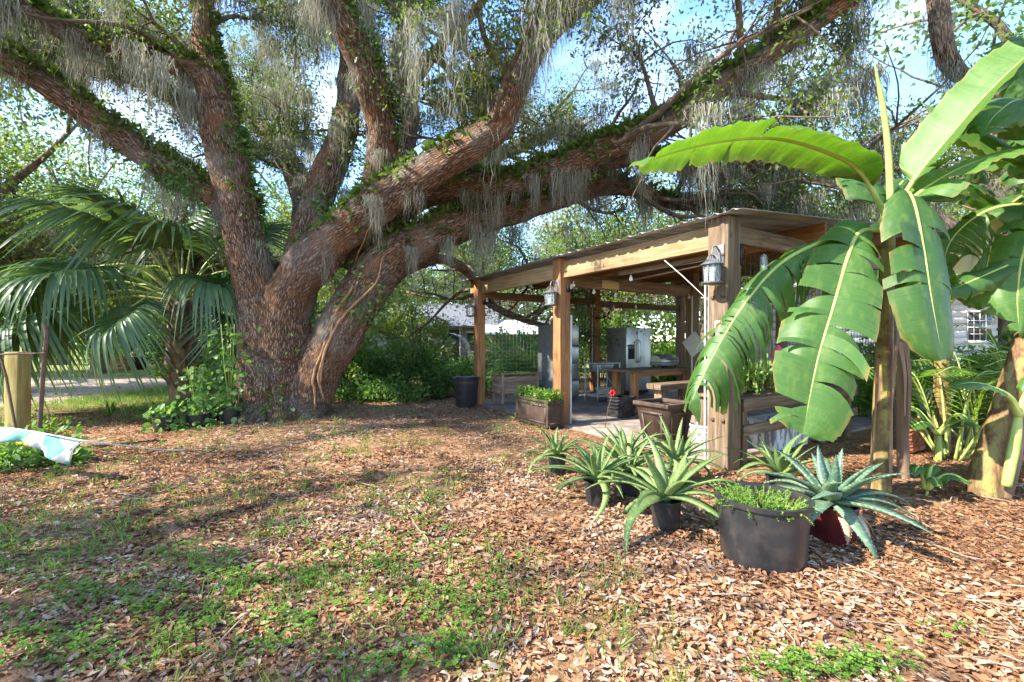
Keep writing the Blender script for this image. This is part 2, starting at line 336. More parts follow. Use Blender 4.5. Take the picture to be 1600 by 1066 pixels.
oak = thing('live_oak', 'huge spreading live oak with forked trunk draped in grey moss', 'tree', tuple(OAK))
LIMB = [  # (x, y, radius in pixels, distance) down the middle of each limb
 [(432,675,66,8.35),(428,640,60,8.35),(424,590,54,8.3),(418,530,50,8.3),(405,460,42,8.25),(386,395,37,8.2),(366,300,35,8.1),(346,205,32,8.0),(332,130,29,7.9),(322,85,22,7.9),(318,20,18,7.9),(322,-60,17,7.9),(335,-170,14,7.9),(360,-300,10,8.2)],
 [(335,150,24,7.9),(312,115,21,7.8),(270,100,19,7.6),(205,84,20,7.3),(125,60,20,7.0),(62,24,20,6.7),(5,-12,20,6.4),(-90,-60,19,6.0),(-230,-100,17,5.5),(-420,-110,14,5.0)],
 [(368,350,22,8.2),(335,312,20,8.1),(300,283,21,8.0),(240,248,26,7.8),(172,203,25,7.6),(102,150,24,7.4),(30,104,23,7.2),(-40,72,22,7.0),(-160,40,20,6.7),(-330,10,16,6.4),(-560,-40,11,6.2)],
 [(345,215,14,8.1),(315,180,13,8.3),(255,148,11,8.5),(190,120,10,8.6),(130,103,10,8.8),(40,70,9,9.0),(-80,30,8,9.2)],
 [(452,660,46,8.3),(447,590,46,8.3),(446,510,44,8.2),(460,450,40,8.1),(500,396,38,8.0),(560,343,36,7.8),(640,284,34,7.5),(722,236,31,7.2),(780,192,30,6.95),(808,135,25,6.8),(830,82,25,6.6),(868,33,24,6.4),(925,-12,23,6.1),(1010,-90,22,5.7),(1120,-200,18,5.2),(1200,-380,12,4.8)],
 [(460,470,36,8.4),(482,380,33,8.5),(503,295,30,8.6),(532,220,25,8.7),(545,150,23,8.8),(548,60,20,8.9),(540,-40,17,9.0),(520,-160,13,9.2)],
 [(568,348,27,7.85),(588,290,27,7.8),(596,235,27,7.7),(592,180,29,7.5),(572,112,30,7.2),(545,52,29,6.9),(505,-12,27,6.6),(450,-110,24,6.2),(400,-260,19,5.8),(380,-460,12,5.5)],
 [(478,665,34,8.25),(492,600,38,8.2),(518,545,42,8.2),(552,482,44,8.25),(602,412,42,8.3),(660,374,36,8.4),(722,349,30,8.5),(790,332,26,8.6),(860,312,24,8.7),(930,291,22,8.8),(985,293,17,8.9),(1040,315,13,9.0),(1085,320,10,9.1),(1150,310,7,9.2)],
 [(560,430,30,8.6),(590,365,28,8.7),(640,318,26,8.6),(720,290,24,8.3),(800,287,23,8.0),(880,260,23,7.6),(950,232,24,7.2),(1005,213,24,6.9),(1080,172,24,6.5),(1135,128,22,6.3),(1200,86,20,6.1),(1280,30,18,5.8),(1340,-10,17,5.6),(1450,-90,14,5.3),(1600,-180,10,5.0)],
 [(860,280,14,8.0),(930,262,13,8.1),(1010,250,12,8.2),(1100,258,12,8.3),(1180,255,10,8.4),(1280,263,8,8.5),(1360,250,6,8.6)],
 [(600,330,22,8.7),(620,262,19,8.9),(642,185,17,9.1),(628,110,15,9.3),(640,30,14,9.5),(680,-60,12,9.7),(720,-200,9,10)],
 [(640,170,12,9.1),(660,90,9,8.9),(700,108,8,8.8),(722,170,8,8.7),(728,225,7,8.6)],
 [(640,140,10,9.2),(690,70,10,9.0),(740,20,9,8.7),(790,-50,8,8.4)],
 # limbs that reach away behind the trunk
 [(470,420,30,8.8),(480,330,24,9.8),(450,250,20,11.0),(400,190,16,12.6),(330,130,12,14.2),(250,90,8,16)],
 [(500,400,28,8.9),(560,330,22,10.2),(650,290,18,11.8),(760,250,14,13.6),(880,200,10,15.5)],
 [(430,430,26,8.9),(380,400,20,10.0),(300,420,15,11.5),(200,440,11,13),(100,430,8,14.5)],
 [(620,425,14,8.6),(690,405,10,9.6),(735,430,9,10.6),(762,472,8,11.2),(820,500,6,12),(900,520,4,13)],
]
limb_pts = []
rb = MB()
for L in LIMB:
    A = np.array([np.r_[P(x, y, d), 0.86*r*d/F] for x, y, r, d in L]); s = spline(A, 0.12); s[:, 3] = np.maximum(s[:, 3], 0.02)
    if L is LIMB[0] or L is LIMB[4] or L is LIMB[7]: s[:, 2] = np.where(np.arange(len(s)) == 0, -0.25, s[:, 2])
    # knots and swellings
    s[:, 3] *= 1+0.22*(fbm(s[:, :3]*1.7, 21, 3)-0.5)
    limb_pts.append(s); rb.tube(s[:, :3], s[:, 3], 14)
for k in range(9):      # root flare
    a = k/9*2*pi+0.3; rr = 0.75+0.25*math.sin(k*2.3)
    p0 = OAK+np.array([0.30*math.cos(a)+0.03, 0.35*math.sin(a), 0.75]); p1 = OAK+np.array([0.58*math.cos(a), 0.55*math.sin(a), 0.22]); p2 = OAK+np.array([(0.72+0.32*rr)*math.cos(a), (0.72+0.32*rr)*math.sin(a), -0.05]); p3 = OAK+np.array([(1.0+0.6*rr)*math.cos(a+0.1), (1.0+0.6*rr)*math.sin(a+0.1), -0.28])
    s = spline(np.c_[np.array([p0, p1, p2, p3]), [0.22, 0.21, 0.15, 0.06]], 0.1); rb.tube(s[:, :3], s[:, 3], 10); limb_pts.append(s)
tmp = link('tmp', rb.mesh('tmp'))
r_ = tmp.modifiers.new('r', 'REMESH'); r_.mode = 'VOXEL'; r_.voxel_size = 0.042
sm = tmp.modifiers.new('s', 'SMOOTH'); sm.iterations = 6; sm.factor = 0.5
dg = bpy.context.evaluated_depsgraph_get(); dg.update()
tm = bpy.data.meshes.new_from_object(tmp.evaluated_get(dg)); tdm = tmp.data; bpy.data.objects.remove(tmp); bpy.data.meshes.remove(tdm)
nv = len(tm.vertices); co = np.empty(nv*3, np.float32); tm.vertices.foreach_get('co', co); co = co.reshape(-1, 3).astype(float)
no = np.empty(nv*3, np.float32); tm.vertices.foreach_get('normal', no); no = no.reshape(-1, 3).astype(float)
sk, sf, soff = [], [], []
run = 0.0
for s in limb_pts:
    t, e, bb = frames(s[:, :3]); al = np.r_[0, np.cumsum(np.linalg.norm(np.diff(s[:, :3], axis=0), axis=1))]+run*3.7; run += 1
    for q in range(len(s)): sk.append(s[q, :3]); sf.append((e[q], bb[q], t[q], al[q]))
kt = kdtree.KDTree(len(sk))
for q, p in enumerate(sk): kt.insert(p, q)
kt.balance()
idx = np.array([kt.find(p)[1] for p in co])
SK = np.array(sk)[idx]; SE = np.array([a[0] for a in sf])[idx]; SB = np.array([a[1] for a in sf])[idx]; ST = np.array([a[2] for a in sf])[idx]; SA = np.array([a[3] for a in sf])[idx]
dl = co-SK; bco = np.stack([(dl*SE).sum(1), (dl*SB).sum(1), SA+(dl*ST).sum(1)], -1)
rid = np.abs(fbm(bco*np.array([8, 8, 1.4]), 31, 3)-0.5)*2
fade = np.clip(np.linalg.norm(dl, axis=1)/0.3, 0.25, 1)
co += no*((rid-0.3)*0.055*fade+(fbm(co*2.2, 41, 3)-0.5)*0.09*fade)[:, None]
fq = np.empty(len(tm.loops), np.int32); tm.loops.foreach_get('vertex_index', fq); fq = fq.reshape(-1, 4)
wlink('trunk', mk('oak_trunk', co, fq, MAT['bark'], True, {'bco': bco}), oak)
bpy.data.meshes.remove(tm)

# smaller branches, twigs and leaves
bm_b = MB(); LC, LD = [], []; moss_at = []
def grow(p, d, L, r, lev):
    n = max(4, int(L/0.22)); pts = [np.array(p)]; d = d/np.linalg.norm(d)
    for k in range(n):
        w = rng.normal(size=3)*0.22; w[2] -= 0.05*lev*(k/n)
        d = d+w; d /= np.linalg.norm(d); pts.append(pts[-1]+d*L/n)
    pts = np.array(pts)
    bm_b.tube(pts, np.linspace(r, r*0.3, len(pts)), 6 if lev == 1 else 4, False)
    return pts
def twigs(pts, dens, keep):
    for q in range(1, len(pts)):
        if not keep(pts[q]): continue
        k = rng.poisson(dens)
        for _ in range(k):
            c = pts[q]+rng.normal(size=3)*0.20; LC.append(c)
            if rng.random() < 0.085: moss_at.append(c)
def lit_gap(p):
    """gaps in the crown: clumped density, as real crowns have"""
    return 0.48 < fbm(np.array([[p[0]*0.42, p[1]*0.42, p[2]*0.42]]), 77, 2)[0]+0.0
nb = 0
for li, s in enumerate(limb_pts[:len(LIMB)]):
    al = np.r_[0, np.cumsum(np.linalg.norm(np.diff(s[:, :3], axis=0), axis=1))]; t, e, bb = frames(s[:, :3])
    start = {0: 6.0, 4: 7.0, 5: 4.6, 6: 5.0, 7: 6.8, 8: 5.0, 9: 2.0, 2: 4.0, 1: 2.8, 3: 2.0, 10: 2.5}.get(li, 2.2)
    a = start
    while a < al[-1]:
        q = int(np.searchsorted(al, a)); q = min(q, len(s)-1)
        ang = rng.uniform(0, 2*pi); d = t[q]*0.7+(e[q]*math.cos(ang)+bb[q]*math.sin(ang))*0.9+np.array([0, 0, 0.55])
        if s[q, 2] < 4.2: d[2] += 0.5
        L = rng.uniform(1.4, 3.0); r = min(0.055, s[q, 3]*0.5)
        p1 = grow(s[q, :3], d, L, r, 1); nb += 1
        for k in range(rng.integers(4, 7)):
            j = rng.integers(len(p1)//3, len(p1)); d2 = rng.normal(size=3)*0.8+(p1[-1]-p1[0])/L*0.8
            p2 = grow(p1[j], d2, rng.uniform(0.6, 1.4), 0.018, 2)
            twigs(p2, 5.2, lit_gap)
        twigs(p1[len(p1)//2:], 2.6, lit_gap)
        a += rng.uniform(0.20, 0.44)
    # end of the limb
    for k in range(6):
        p1 = grow(s[-1, :3], t[-1]+rng.normal(size=3)*0.6, rng.uniform(1.0, 2.2), 0.03, 1); twigs(p1, 6, lit_gap)
LC = np.array(LC)
def tufts(c, per, rad, size, asp, zb=0.1):
    n = len(c)*per; cc = np.repeat(c, per, 0)+rng.normal(size=(n, 3))*rad
    d = rdir(n, -0.15); nn = rdir(n, 1.2); L = size*rng.uniform(0.7, 1.35, n)
    hue = np.repeat(rng.beta(2, 2.4, len(c)), per)*0.7+rng.random(n)*0.3
    return leafmesh(cc, d, nn, L, L*asp, hue)
inview = (LC[:, 1] > 0.5)
vv_, ff_, rr_ = tufts(LC, 9, 0.10, 0.074, 0.45)
wlink('crown', mk('oak_crown', vv_, ff_, MAT['oak_leaf'], False, {'rnd': rr_}), oak)
m_branch = pmat('branch_bark', [(0.3, (0.06, 0.04, 0.028)), (0.7, (0.2, 0.145, 0.1))], 9, 0.9, 0.5)
wlink('branches', bm_b.mesh('oak_branches', m_branch, True), oak)
print('oak', nv, 'branches', nb, 'tufts', len(LC))

# fern and vine growth on top of the limbs
fc, fd = [], []
for li in (0, 1, 2, 3, 4, 6, 7, 8, 9):
    s = limb_pts[li]; t, e, bb = frames(s[:, :3])
    for q in range(len(s)):
        if li in (0,) and s[q, 2] < 3.6: continue
        if li in (4, 7) and s[q, 2] < 2.8: continue
        flat = 1-abs(t[q][2]); dens = 34*flat*(0.25+1.5*max(0, fbm(s[q:q+1, :3]*1.1, 55, 2)[0]-0.3))
        if li in (0, 6): dens = 6
        upv = np.array([0, 0, 1.0])-t[q]*t[q][2]; upv /= np.linalg.norm(upv)+1e-6; sd_ = np.cross(t[q], upv)
        for _ in range(rng.poisson(dens)):
            a = rng.normal()*0.75; dr = upv*math.cos(a)+sd_*math.sin(a)
            fc.append(s[q, :3]+dr*s[q, 3]*0.97+t[q]*rng.uniform(-0.06, 0.06)); fd.append(dr)
fc = np.array(fc); fd = np.array(fd); per = 8; n = len(fc)*per
cc = np.repeat(fc, per, 0)+rng.normal(size=(n, 3))*0.02; dd = np.repeat(fd, per, 0)+rng.normal(size=(n, 3))*0.75; L = rng.uniform(0.06, 0.17, n)
v_, f_, r_2 = leafmesh(cc, dd, rdir(n, 0.8), L, L*0.36, np.repeat(rng.random(len(fc)), per)*0.6+rng.random(n)*0.4)
kind(wlink('resurrection_fern', mk('limb_fern', v_, f_, MAT['fern'], False, {'rnd': r_2}), oak), 'stuff')
# leafy creeper patches on trunk and limbs
cl = []
for x, y, d, sx_, sy_, n in [(300,262,7.75,38,34,260),(322,235,7.8,18,22,120),(410,425,7.85,22,60,240),(400,330,7.9,14,70,160),(220,190,7.2,60,35,200),(160,150,7.15,50,30,160),(500,330,8.1,26,20,90),(618,150,7.4,10,70,110),(632,60,7.0,9,60,80),(540,235,8.3,10,40,80),(470,545,7.8,10,60,140),(455,620,7.6,14,40,200),(530,440,7.8,18,40,120),(425,640,7.55,18,20,60)]:
    best = (1e9, None, 0)
    for s in limb_pts[:9]:      # the limb this patch clings to
        px = CX+F*s[:, 0]/s[:, 1]; py = CY-F*(s[:, 2]-CAMH)/s[:, 1]; q = int(np.argmin(np.hypot(px-x, py-y))); dist = math.hypot(px[q]-x, py[q]-y)-s[q, 3]*F/s[q, 1]
        if dist < best[0]: best = (dist, s, q)
    s, q = best[1], best[2]; t, e, bb = frames(s[:, :3]); sprd = max(sx_, sy_)*d/F/0.12*0.55; n = int(n*0.75)
    for _ in range(n):
        j = int(np.clip(round(q+rng.normal()*sprd), 1, len(s)-1)); a = rng.normal()*0.8+q*1.3; rad = s[j, 3]*1.03+abs(rng.normal())*0.05
        cl.append(s[j, :3]+(e[j]*math.cos(a)+bb[j]*math.sin(a))*rad)
cl = np.array(cl); n = len(cl)*3; cc = np.repeat(cl, 3, 0)+rng.normal(size=(n, 3))*0.045; L = rng.uniform(0.05, 0.11, n)
v_, f_, r_2 = leafmesh(cc, rdir(n, -0.4)+np.array([-0.1, -0.3, 0]), rdir(n, 0.5)+np.array([-0.6, -0.8, 0]), L, L*0.62, rng.random(n)*0.92)
kind(wlink('creeper_leaves', mk('creeper', v_, f_, MAT['vine_leaf'], False, {'rnd': r_2}), oak), 'stuff')
# woody vines climbing the right hand limb
m_vine = pmat('vine_wood', [(0.3, (0.24, 0.12, 0.055)), (0.7, (0.42, 0.25, 0.13))], 12, 0.8, 0.4)
for pts in ([(492,640),(490,600),(492,575),(505,548),(512,515),(530,480),(550,450),(556,410),(575,360),(596,322)], [(500,600),(505,560),(520,520),(540,490),(565,465),(588,440),(600,400),(628,380)], [(505,625),(497,590),(515,530),(522,500),(536,492)]):
    w = [];
    for x, y in pts:
        near = 1e9
        for li in (7, 4, 6):      # lie on the front of the limb under this line of sight
            s = limb_pts[li]; px = CX+F*s[:, 0]/s[:, 1]; py = CY-F*(s[:, 2]-CAMH)/s[:, 1]
            q = np.argmin(np.hypot(px-x, py-y)); off = math.hypot(px[q]-x, py[q]-y)*s[q, 1]/F
            if off < s[q, 3]*1.05: near = min(near, s[q, 1]-math.sqrt(max(0.0, s[q, 3]**2-off**2))-0.03)
        w.append(P(x, y, near if near < 100 else 8.1))
    w = spline(np.array(w), 0.06); w += (fbm(w*6, 3, 2)[:, None]-0.5)*0.05
    wlink('woody_vine', MB().tube(w, 0.024*np.interp(np.linspace(0, 1, len(w)), [0, 0.1, 0.7, 1], [0.6, 1, 0.8, 0.12]), 7).mesh('vine', m_vine, True), oak)

# ------------------------------------------------------------------ spanish moss
def moss_proto(seed, n, L):
    r = np.random.default_rng(seed); v, f, rd = [], [], []; base = 0
    for k in range(n):
        x, y = r.normal(size=2)*0.085*(0.6+L*0.4); ln = L*r.uniform(0.25, 1.0)*math.exp(-(x*x+y*y)/0.04); seg = max(4, int(ln/0.10)); w = r.uniform(0.0025, 0.0062); an = r.uniform(0, pi); c = r.random()
        px = x+np.cumsum(r.normal(size=seg+1))*0.022; py = y+np.cumsum(r.normal(size=seg+1))*0.022
        z = 0.05*r.random()-np.linspace(0, ln, seg+1); wd = w*np.clip(np.linspace(1.15, 0.15, seg+1)*r.uniform(0.5, 1.4, seg+1), 0.1, 2)
        ax = np.stack([np.cos(an+np.linspace(0, 2.5, seg+1)), np.sin(an+np.linspace(0, 2.5, seg+1)), np.zeros(seg+1)], -1)*wd[:, None]; p = np.stack([px, py, z], -1)
        v.append(np.stack([p-ax, p+ax], 1).reshape(-1, 3)); i = np.arange(seg)[:, None]*2+base
        f.append(i+np.array([0, 1, 3, 2])); rd.append(np.full(2*(seg+1), c)); base += 2*(seg+1)
    return mk('moss', np.concatenate(v), np.concatenate(f), MAT['moss'], False, {'rnd': np.concatenate(rd)})
MOSS = [moss_proto(100+k, nn, L) for k, (nn, L) in enumerate([(70, 0.45), (85, 0.7), (100, 0.95), (120, 1.3), (130, 1.7), (75, 0.6), (105, 1.1)])]
mcount = 0
def hang(p, k=None, sc=1.0):
    global mcount
    k = rng.integers(len(MOSS)) if k is None else k
    o = link('moss_strand', MOSS[k], oak, loc=tuple(np.array(p)-OAK), rot=(0, 0, rng.uniform(0, 6.28)), scale=sc); mcount += 1
for li, s in enumerate(limb_pts[:len(LIMB)]):
    for q in range(len(s)):
        if s[q, 2] < 3.0 or s[q, 1] > 10: continue
        if rng.random() < (0.36 if li not in (0, 5, 6) else 0.16) and mcount < 190:
            off = rng.normal()*0.5; hang(s[q, :3]+np.array([off*s[q, 3], -abs(rng.normal())*0.5*s[q, 3], -s[q, 3]*0.55]), None, rng.uniform(0.6, 1.05))
print('limb moss', mcount)
rng.shuffle(moss_at)
big = [p for p in moss_at if p[2] > 3.3 and 3.5 < p[1] < 14 and abs(p[0]/p[1]) < 1.25]
for p in big[:110]: hang(p, None, rng.uniform(0.7, 1.25))
rest = big[110:1200]; vs, fs, rs, base = [], [], [], 0
pm = []
for me in MOSS:
    a = np.empty(len(me.vertices)*3, np.float32); me.vertices.foreach_get('co', a); q = np.empty(len(me.loops), np.int32); me.loops.foreach_get('vertex_index', q); r2 = np.empty(len(me.vertices), np.float32); me.attributes['rnd'].data.foreach_get('value', r2); pm.append((a.reshape(-1, 3), q.reshape(-1, 4), r2))
def moss_mass(pts, smin, smax, ks=None):
    vs, fs, rs, base = [], [], [], 0
    for p in pts:
        a, q, r2 = pm[rng.integers(len(pm)) if ks is None else ks[rng.integers(len(ks))]]; th = rng.uniform(0, 6.28); c_, s_ = math.cos(th), math.sin(th); sc = rng.uniform(smin, smax)
        vs.append(a@np.array([[c_, s_, 0], [-s_, c_, 0], [0, 0, 1]])*sc+np.array(p)); fs.append(q+base); rs.append(r2); base += len(a)
    return mk('moss_mass', np.concatenate(vs), np.concatenate(fs), MAT['moss'], False, {'rnd': np.concatenate(rs)})
if rest: kind(wlink('moss_in_crown', moss_mass(rest[:760], 0.8, 1.7, [0, 1, 2, 5, 6]), oak), 'stuff')
print('moss', mcount, len(rest))
# ------------------------------------------------------------------ materials of made things
def woodmat(name, cols, grain=34, rough=0.8, bump=0.5, stain=(0.16, 0.09, 0.05), sfac=0.6, rvar=0.12):
    m, nt, out = newmat(name); v = coords(nt, 'Object', (0.07, 1, 1)); n = noise(nt, v, grain, 7, 0.62, 0.4)
    c = ramp(nt, n, cols)
    w = coords(nt, 'Object', (0.35, 1, 1)); s = ramp(nt, noise(nt, w, 3.2, 6, 0.65), [(0.47, (0, 0, 0)), (0.68, (sfac,)*3)]); c = mixc(nt, s, c, stain)
    kn = nd(nt, 'ShaderNodeTexVoronoi', {'Vector': coords(nt, 'Object', (0.5, 1, 1)), 'Scale': 3.3}); kf = ramp(nt, kn.outputs['Distance'], [(0.03, (0.8,)*3), (0.09, (0, 0, 0))]); c = mixc(nt, kf, c, (0.09, 0.05, 0.03))
    oi = nd(nt, 'ShaderNodeObjectInfo'); hs = nd(nt, 'ShaderNodeHueSaturation', {'Color': c}); mr = nd(nt, 'ShaderNodeMapRange', {0: oi.outputs['Random'], 3: 1-rvar, 4: 1+rvar}); nt.links.new(mr.outputs[0], hs.inputs['Value'])
    b = nd(nt, 'ShaderNodeBsdfPrincipled', {'Base Color': hs.outputs[0], 'Roughness': rough, 'Specular IOR Level': 0.2})
    bp = nd(nt, 'ShaderNodeBump', {'Height': n, 'Strength': bump, 'Distance': 0.012}); nt.links.new(bp.outputs[0], b.inputs['Normal']); nt.links.new(b.outputs[0], out.inputs[0]); return m
W_OLD = woodmat('weathered_timber', [(0.3, (0.06, 0.042, 0.028)), (0.5, (0.16, 0.115, 0.075)), (0.7, (0.27, 0.205, 0.14))], 30, stain=(0.20, 0.12, 0.065))
W_ORANGE = woodmat('cedar_timber', [(0.3, (0.17, 0.075, 0.03)), (0.5, (0.32, 0.15, 0.06)), (0.7, (0.44, 0.24, 0.11))], 28, stain=(0.16, 0.085, 0.045))
W_PALE = woodmat('pale_lumber', [(0.3, (0.22, 0.145, 0.075)), (0.5, (0.36, 0.25, 0.13)), (0.7, (0.46, 0.34, 0.20))], 30, stain=(0.26, 0.17, 0.09))
W_DARK = woodmat('brown_lumber', [(0.3, (0.10, 0.06, 0.035)), (0.5, (0.19, 0.12, 0.07)), (0.7, (0.28, 0.19, 0.12))], 30)
W_GREEN = woodmat('treated_post', [(0.3, (0.19, 0.15, 0.045)), (0.5, (0.31, 0.25, 0.08)), (0.7, (0.42, 0.34, 0.13))], 26, stain=(0.20, 0.10, 0.04))
W_PLANTER = woodmat('planter_board', [(0.3, (0.22, 0.135, 0.085)), (0.5, (0.33, 0.22, 0.15)), (0.7, (0.43, 0.31, 0.22))], 30)
M_TIN = pmat('galvanised_tin', [(0.3, (0.30, 0.31, 0.32)), (0.7, (0.46, 0.47, 0.48))], 5, 0.45, 0.1, metal=0.55, dirt=(0.22, 0.18, 0.14), dscale=1.4)
M_STEEL = pmat('brushed_steel', [(0.3, (0.40, 0.41, 0.40)), (0.7, (0.52, 0.53, 0.51))], 8, 0.38, 0.05, metal=0.85, stretch=(1, 1, 0.05))
M_GREYSIDE = pmat('grey_paint', [(0.3, (0.16, 0.165, 0.16)), (0.7, (0.22, 0.225, 0.22))], 8, 0.55, 0.1)
M_BLACK = pmat('black_plastic', [(0.3, (0.012, 0.012, 0.013)), (0.7, (0.03, 0.03, 0.032))], 9, 0.42, 0.12, dirt=(0.075, 0.065, 0.055), dscale=4.0)
M_NURSERY = pmat('nursery_pot_plastic', [(0.3, (0.014, 0.014, 0.015)), (0.7, (0.03, 0.03, 0.032))], 7, 0.36, 0.15, stretch=(1, 1, 0.35), dirt=(0.048, 0.042, 0.038), dscale=9.0, spec=0.5)
M_RUBBER = pmat('black_matt', [(0.3, (0.01, 0.01, 0.01)), (0.7, (0.03, 0.03, 0.03))], 9, 0.7, 0.1)
M_BROWNPOT = pmat('brown_resin', [(0.3, (0.045, 0.028, 0.02)), (0.7, (0.085, 0.055, 0.042))], 9, 0.55, 0.2, dirt=(0.13, 0.09, 0.065))
M_RED = pmat('oxblood_glaze', [(0.3, (0.055, 0.008, 0.010)), (0.7, (0.11, 0.018, 0.018))], 6, 0.18, 0.04, spec=0.6)
M_WHITE = pmat('white_plastic', [(0.3, (0.48, 0.48, 0.46)), (0.7, (0.60, 0.60, 0.58))], 6, 0.5, 0.05, dirt=(0.34, 0.31, 0.25), dscale=3)
M_WHITEPAINT = pmat('white_paint', [(0.3, (0.70, 0.70, 0.68)), (0.7, (0.80, 0.80, 0.79))], 4, 0.6, 0.05, dirt=(0.52, 0.50, 0.46), dscale=0.9)
M_CONC = pmat('slab_concrete', [(0.3, (0.17, 0.145, 0.125)), (0.5, (0.25, 0.215, 0.185)), (0.7, (0.33, 0.29, 0.25))], 5, 0.9, 0.3, co='World', dirt=(0.17, 0.12, 0.085), dscale=2.2)
M_SOIL = pmat('potting_soil', [(0.3, (0.025, 0.017, 0.011)), (0.7, (0.09, 0.06, 0.04))], 40, 0.95, 0.9, bdist=0.02)
M_IRON = pmat('pewter_iron', [(0.3, (0.10, 0.105, 0.11)), (0.7, (0.22, 0.225, 0.235))], 14, 0.5, 0.3, metal=0.4)
M_GALV = pmat('galvanised_wire', [(0.3, (0.28, 0.28, 0.27)), (0.7, (0.42, 0.42, 0.41))], 14, 0.5, 0.0, metal=0.5)
M_RUST = pmat('rusty_iron', [(0.3, (0.07, 0.04, 0.028)), (0.7, (0.17, 0.10, 0.065))], 18, 0.8, 0.4)
M_SIGN = pmat('ochre_board', [(0.3, (0.45, 0.33, 0.14)), (0.7, (0.56, 0.43, 0.21))], 8, 0.7, 0.1)
M_REDP = pmat('red_paint', [(0.3, (0.50, 0.02, 0.025)), (0.7, (0.6, 0.03, 0.035))], 4, 0.5, 0)
M_PINK = pmat('pink_plastic', [(0.3, (0.62, 0.06, 0.16)), (0.7, (0.75, 0.12, 0.24))], 4, 0.35, 0)
M_CONDUIT = pmat('grey_conduit', [(0.3, (0.42, 0.42, 0.41)), (0.7, (0.52, 0.52, 0.51))], 4, 0.5, 0)
M_BULB = pmat('frosted_bulb', [(0.3, (0.75, 0.74, 0.70)), (0.7, (0.82, 0.81, 0.78))], 4, 0.2, 0)
M_ROPE = pmat('pale_rope', [(0.3, (0.55, 0.52, 0.45)), (0.7, (0.7, 0.67, 0.6))], 30, 0.9, 0.3)
M_BLUE = pmat('dark_ink', [(0.3, (0.02, 0.02, 0.03)), (0.7, (0.03, 0.03, 0.05))], 4, 0.6, 0)
def glassmat(name, col, alpha=0.35):
    m, nt, out = newmat(name); g = nd(nt, 'ShaderNodeBsdfGlossy', {'Roughness': 0.08, 'Color': (0.9, 0.9, 0.9, 1)}); t = nd(nt, 'ShaderNodeBsdfTransparent', {'Color': (*col, 1)}); d = nd(nt, 'ShaderNodeBsdfDiffuse', {'Color': (0.6, 0.62, 0.58, 1)})
    x = nd(nt, 'ShaderNodeMixShader', {0: 0.25, 1: t.outputs[0], 2: d.outputs[0]}); y = nd(nt, 'ShaderNodeMixShader', {0: 0.12, 1: x.outputs[0], 2: g.outputs[0]}); nt.links.new(y.outputs[0], out.inputs[0]); return m
M_GLASS = glassmat('seeded_glass', (0.85, 0.9, 0.86))

def beam(name, p0, p1, w, h, mat, parent, bev=0.006, roll=0.0, jag=0.0):
    """timber from p0 to p1 (centre line), w wide sideways, h deep; grain runs along its own x"""
    p0 = Vector(p0); p1 = Vector(p1); d = p1-p0; L = d.length
    me = MB().box(0, L, -w/2, w/2, -h/2, h/2).mesh(name, mat)
    o = link(name, me, parent); q = d.to_track_quat('X', 'Z'); o.rotation_mode = 'QUATERNION'; o.rotation_quaternion = q; o.location = p0
    if bev: bevel(o, bev)
    return o
def rbeam(*a, **k):     # rough-sawn: subdivided and nudged so edges are not ruler-straight
    o = beam(*a, **k); me = o.data; b = bmesh.new(); b.from_mesh(me)
    L = max(v.co.x for v in b.verts); n = max(2, int(L/0.15))
    bmesh.ops.subdivide_edges(b, edges=[e for e in b.edges if abs(e.verts[0].co.x-e.verts[1].co.x) > 1e-4], cuts=n, use_grid_fill=True)
    for v_ in b.verts:
        n3 = fbm(np.array([[v_.co.x*2.3+L*9, v_.co.y*9, v_.co.z*9]]), 5, 2)[0]-0.5; m3 = fbm(np.array([[v_.co.x*2.3+L*9, v_.co.y*9+5, v_.co.z*9]]), 9, 2)[0]-0.5
        v_.co.y += n3*0.016; v_.co.z += m3*0.016
    b.to_mesh(me); b.free(); return o

# ------------------------------------------------------------------ the open pavilion (local x to its far side, local y along its eave)
PVO = np.array([2.45, 5.25, 0.0]); PVA = math.radians(31.57); vx = np.array([math.cos(PVA), math.sin(PVA), 0]); ux = np.array([-math.sin(PVA), math.cos(PVA), 0])
def PV(x, y, z=0.0): return PVO+vx*x+ux*y+np.array([0, 0, z])
pav = thing('pavilion', 'open timber pavilion with tin roof over an outdoor kitchen', 'pavilion', tuple(PVO), PVA)
def roofz(x): return 2.88+0.085*x
BAY = 3.05
def post(x, y, s, top, mat):
    o = rbeam('post', (x, y, -0.05), (x, y, top), s, s, mat, pav, bev=0.012); return o
pA0 = post(0, 0, 0.25, 2.86, W_OLD); post(0, BAY, 0.215, 2.86, W_ORANGE); post(0, 2*BAY, 0.20, 2.86, W_ORANGE)
post(3.5, BAY, 0.20, 2.90, W_DARK); post(3.5, 2*BAY, 0.20, 2.90, W_ORANGE); post(4.62, 0, 0.2, 3.0, W_OLD)
post(7.0, 0, 0.2, 3.2, W_OLD); post(7.0, BAY, 0.2, 3.2, W_DARK); post(7.0, 2*BAY, 0.2, 3.2, W_DARK)
rbeam('side_board', (0.17, 0.02, -0.05), (0.17, 0.02, 2.55), 0.05, 0.16, W_OLD, pav, bev=0.006)
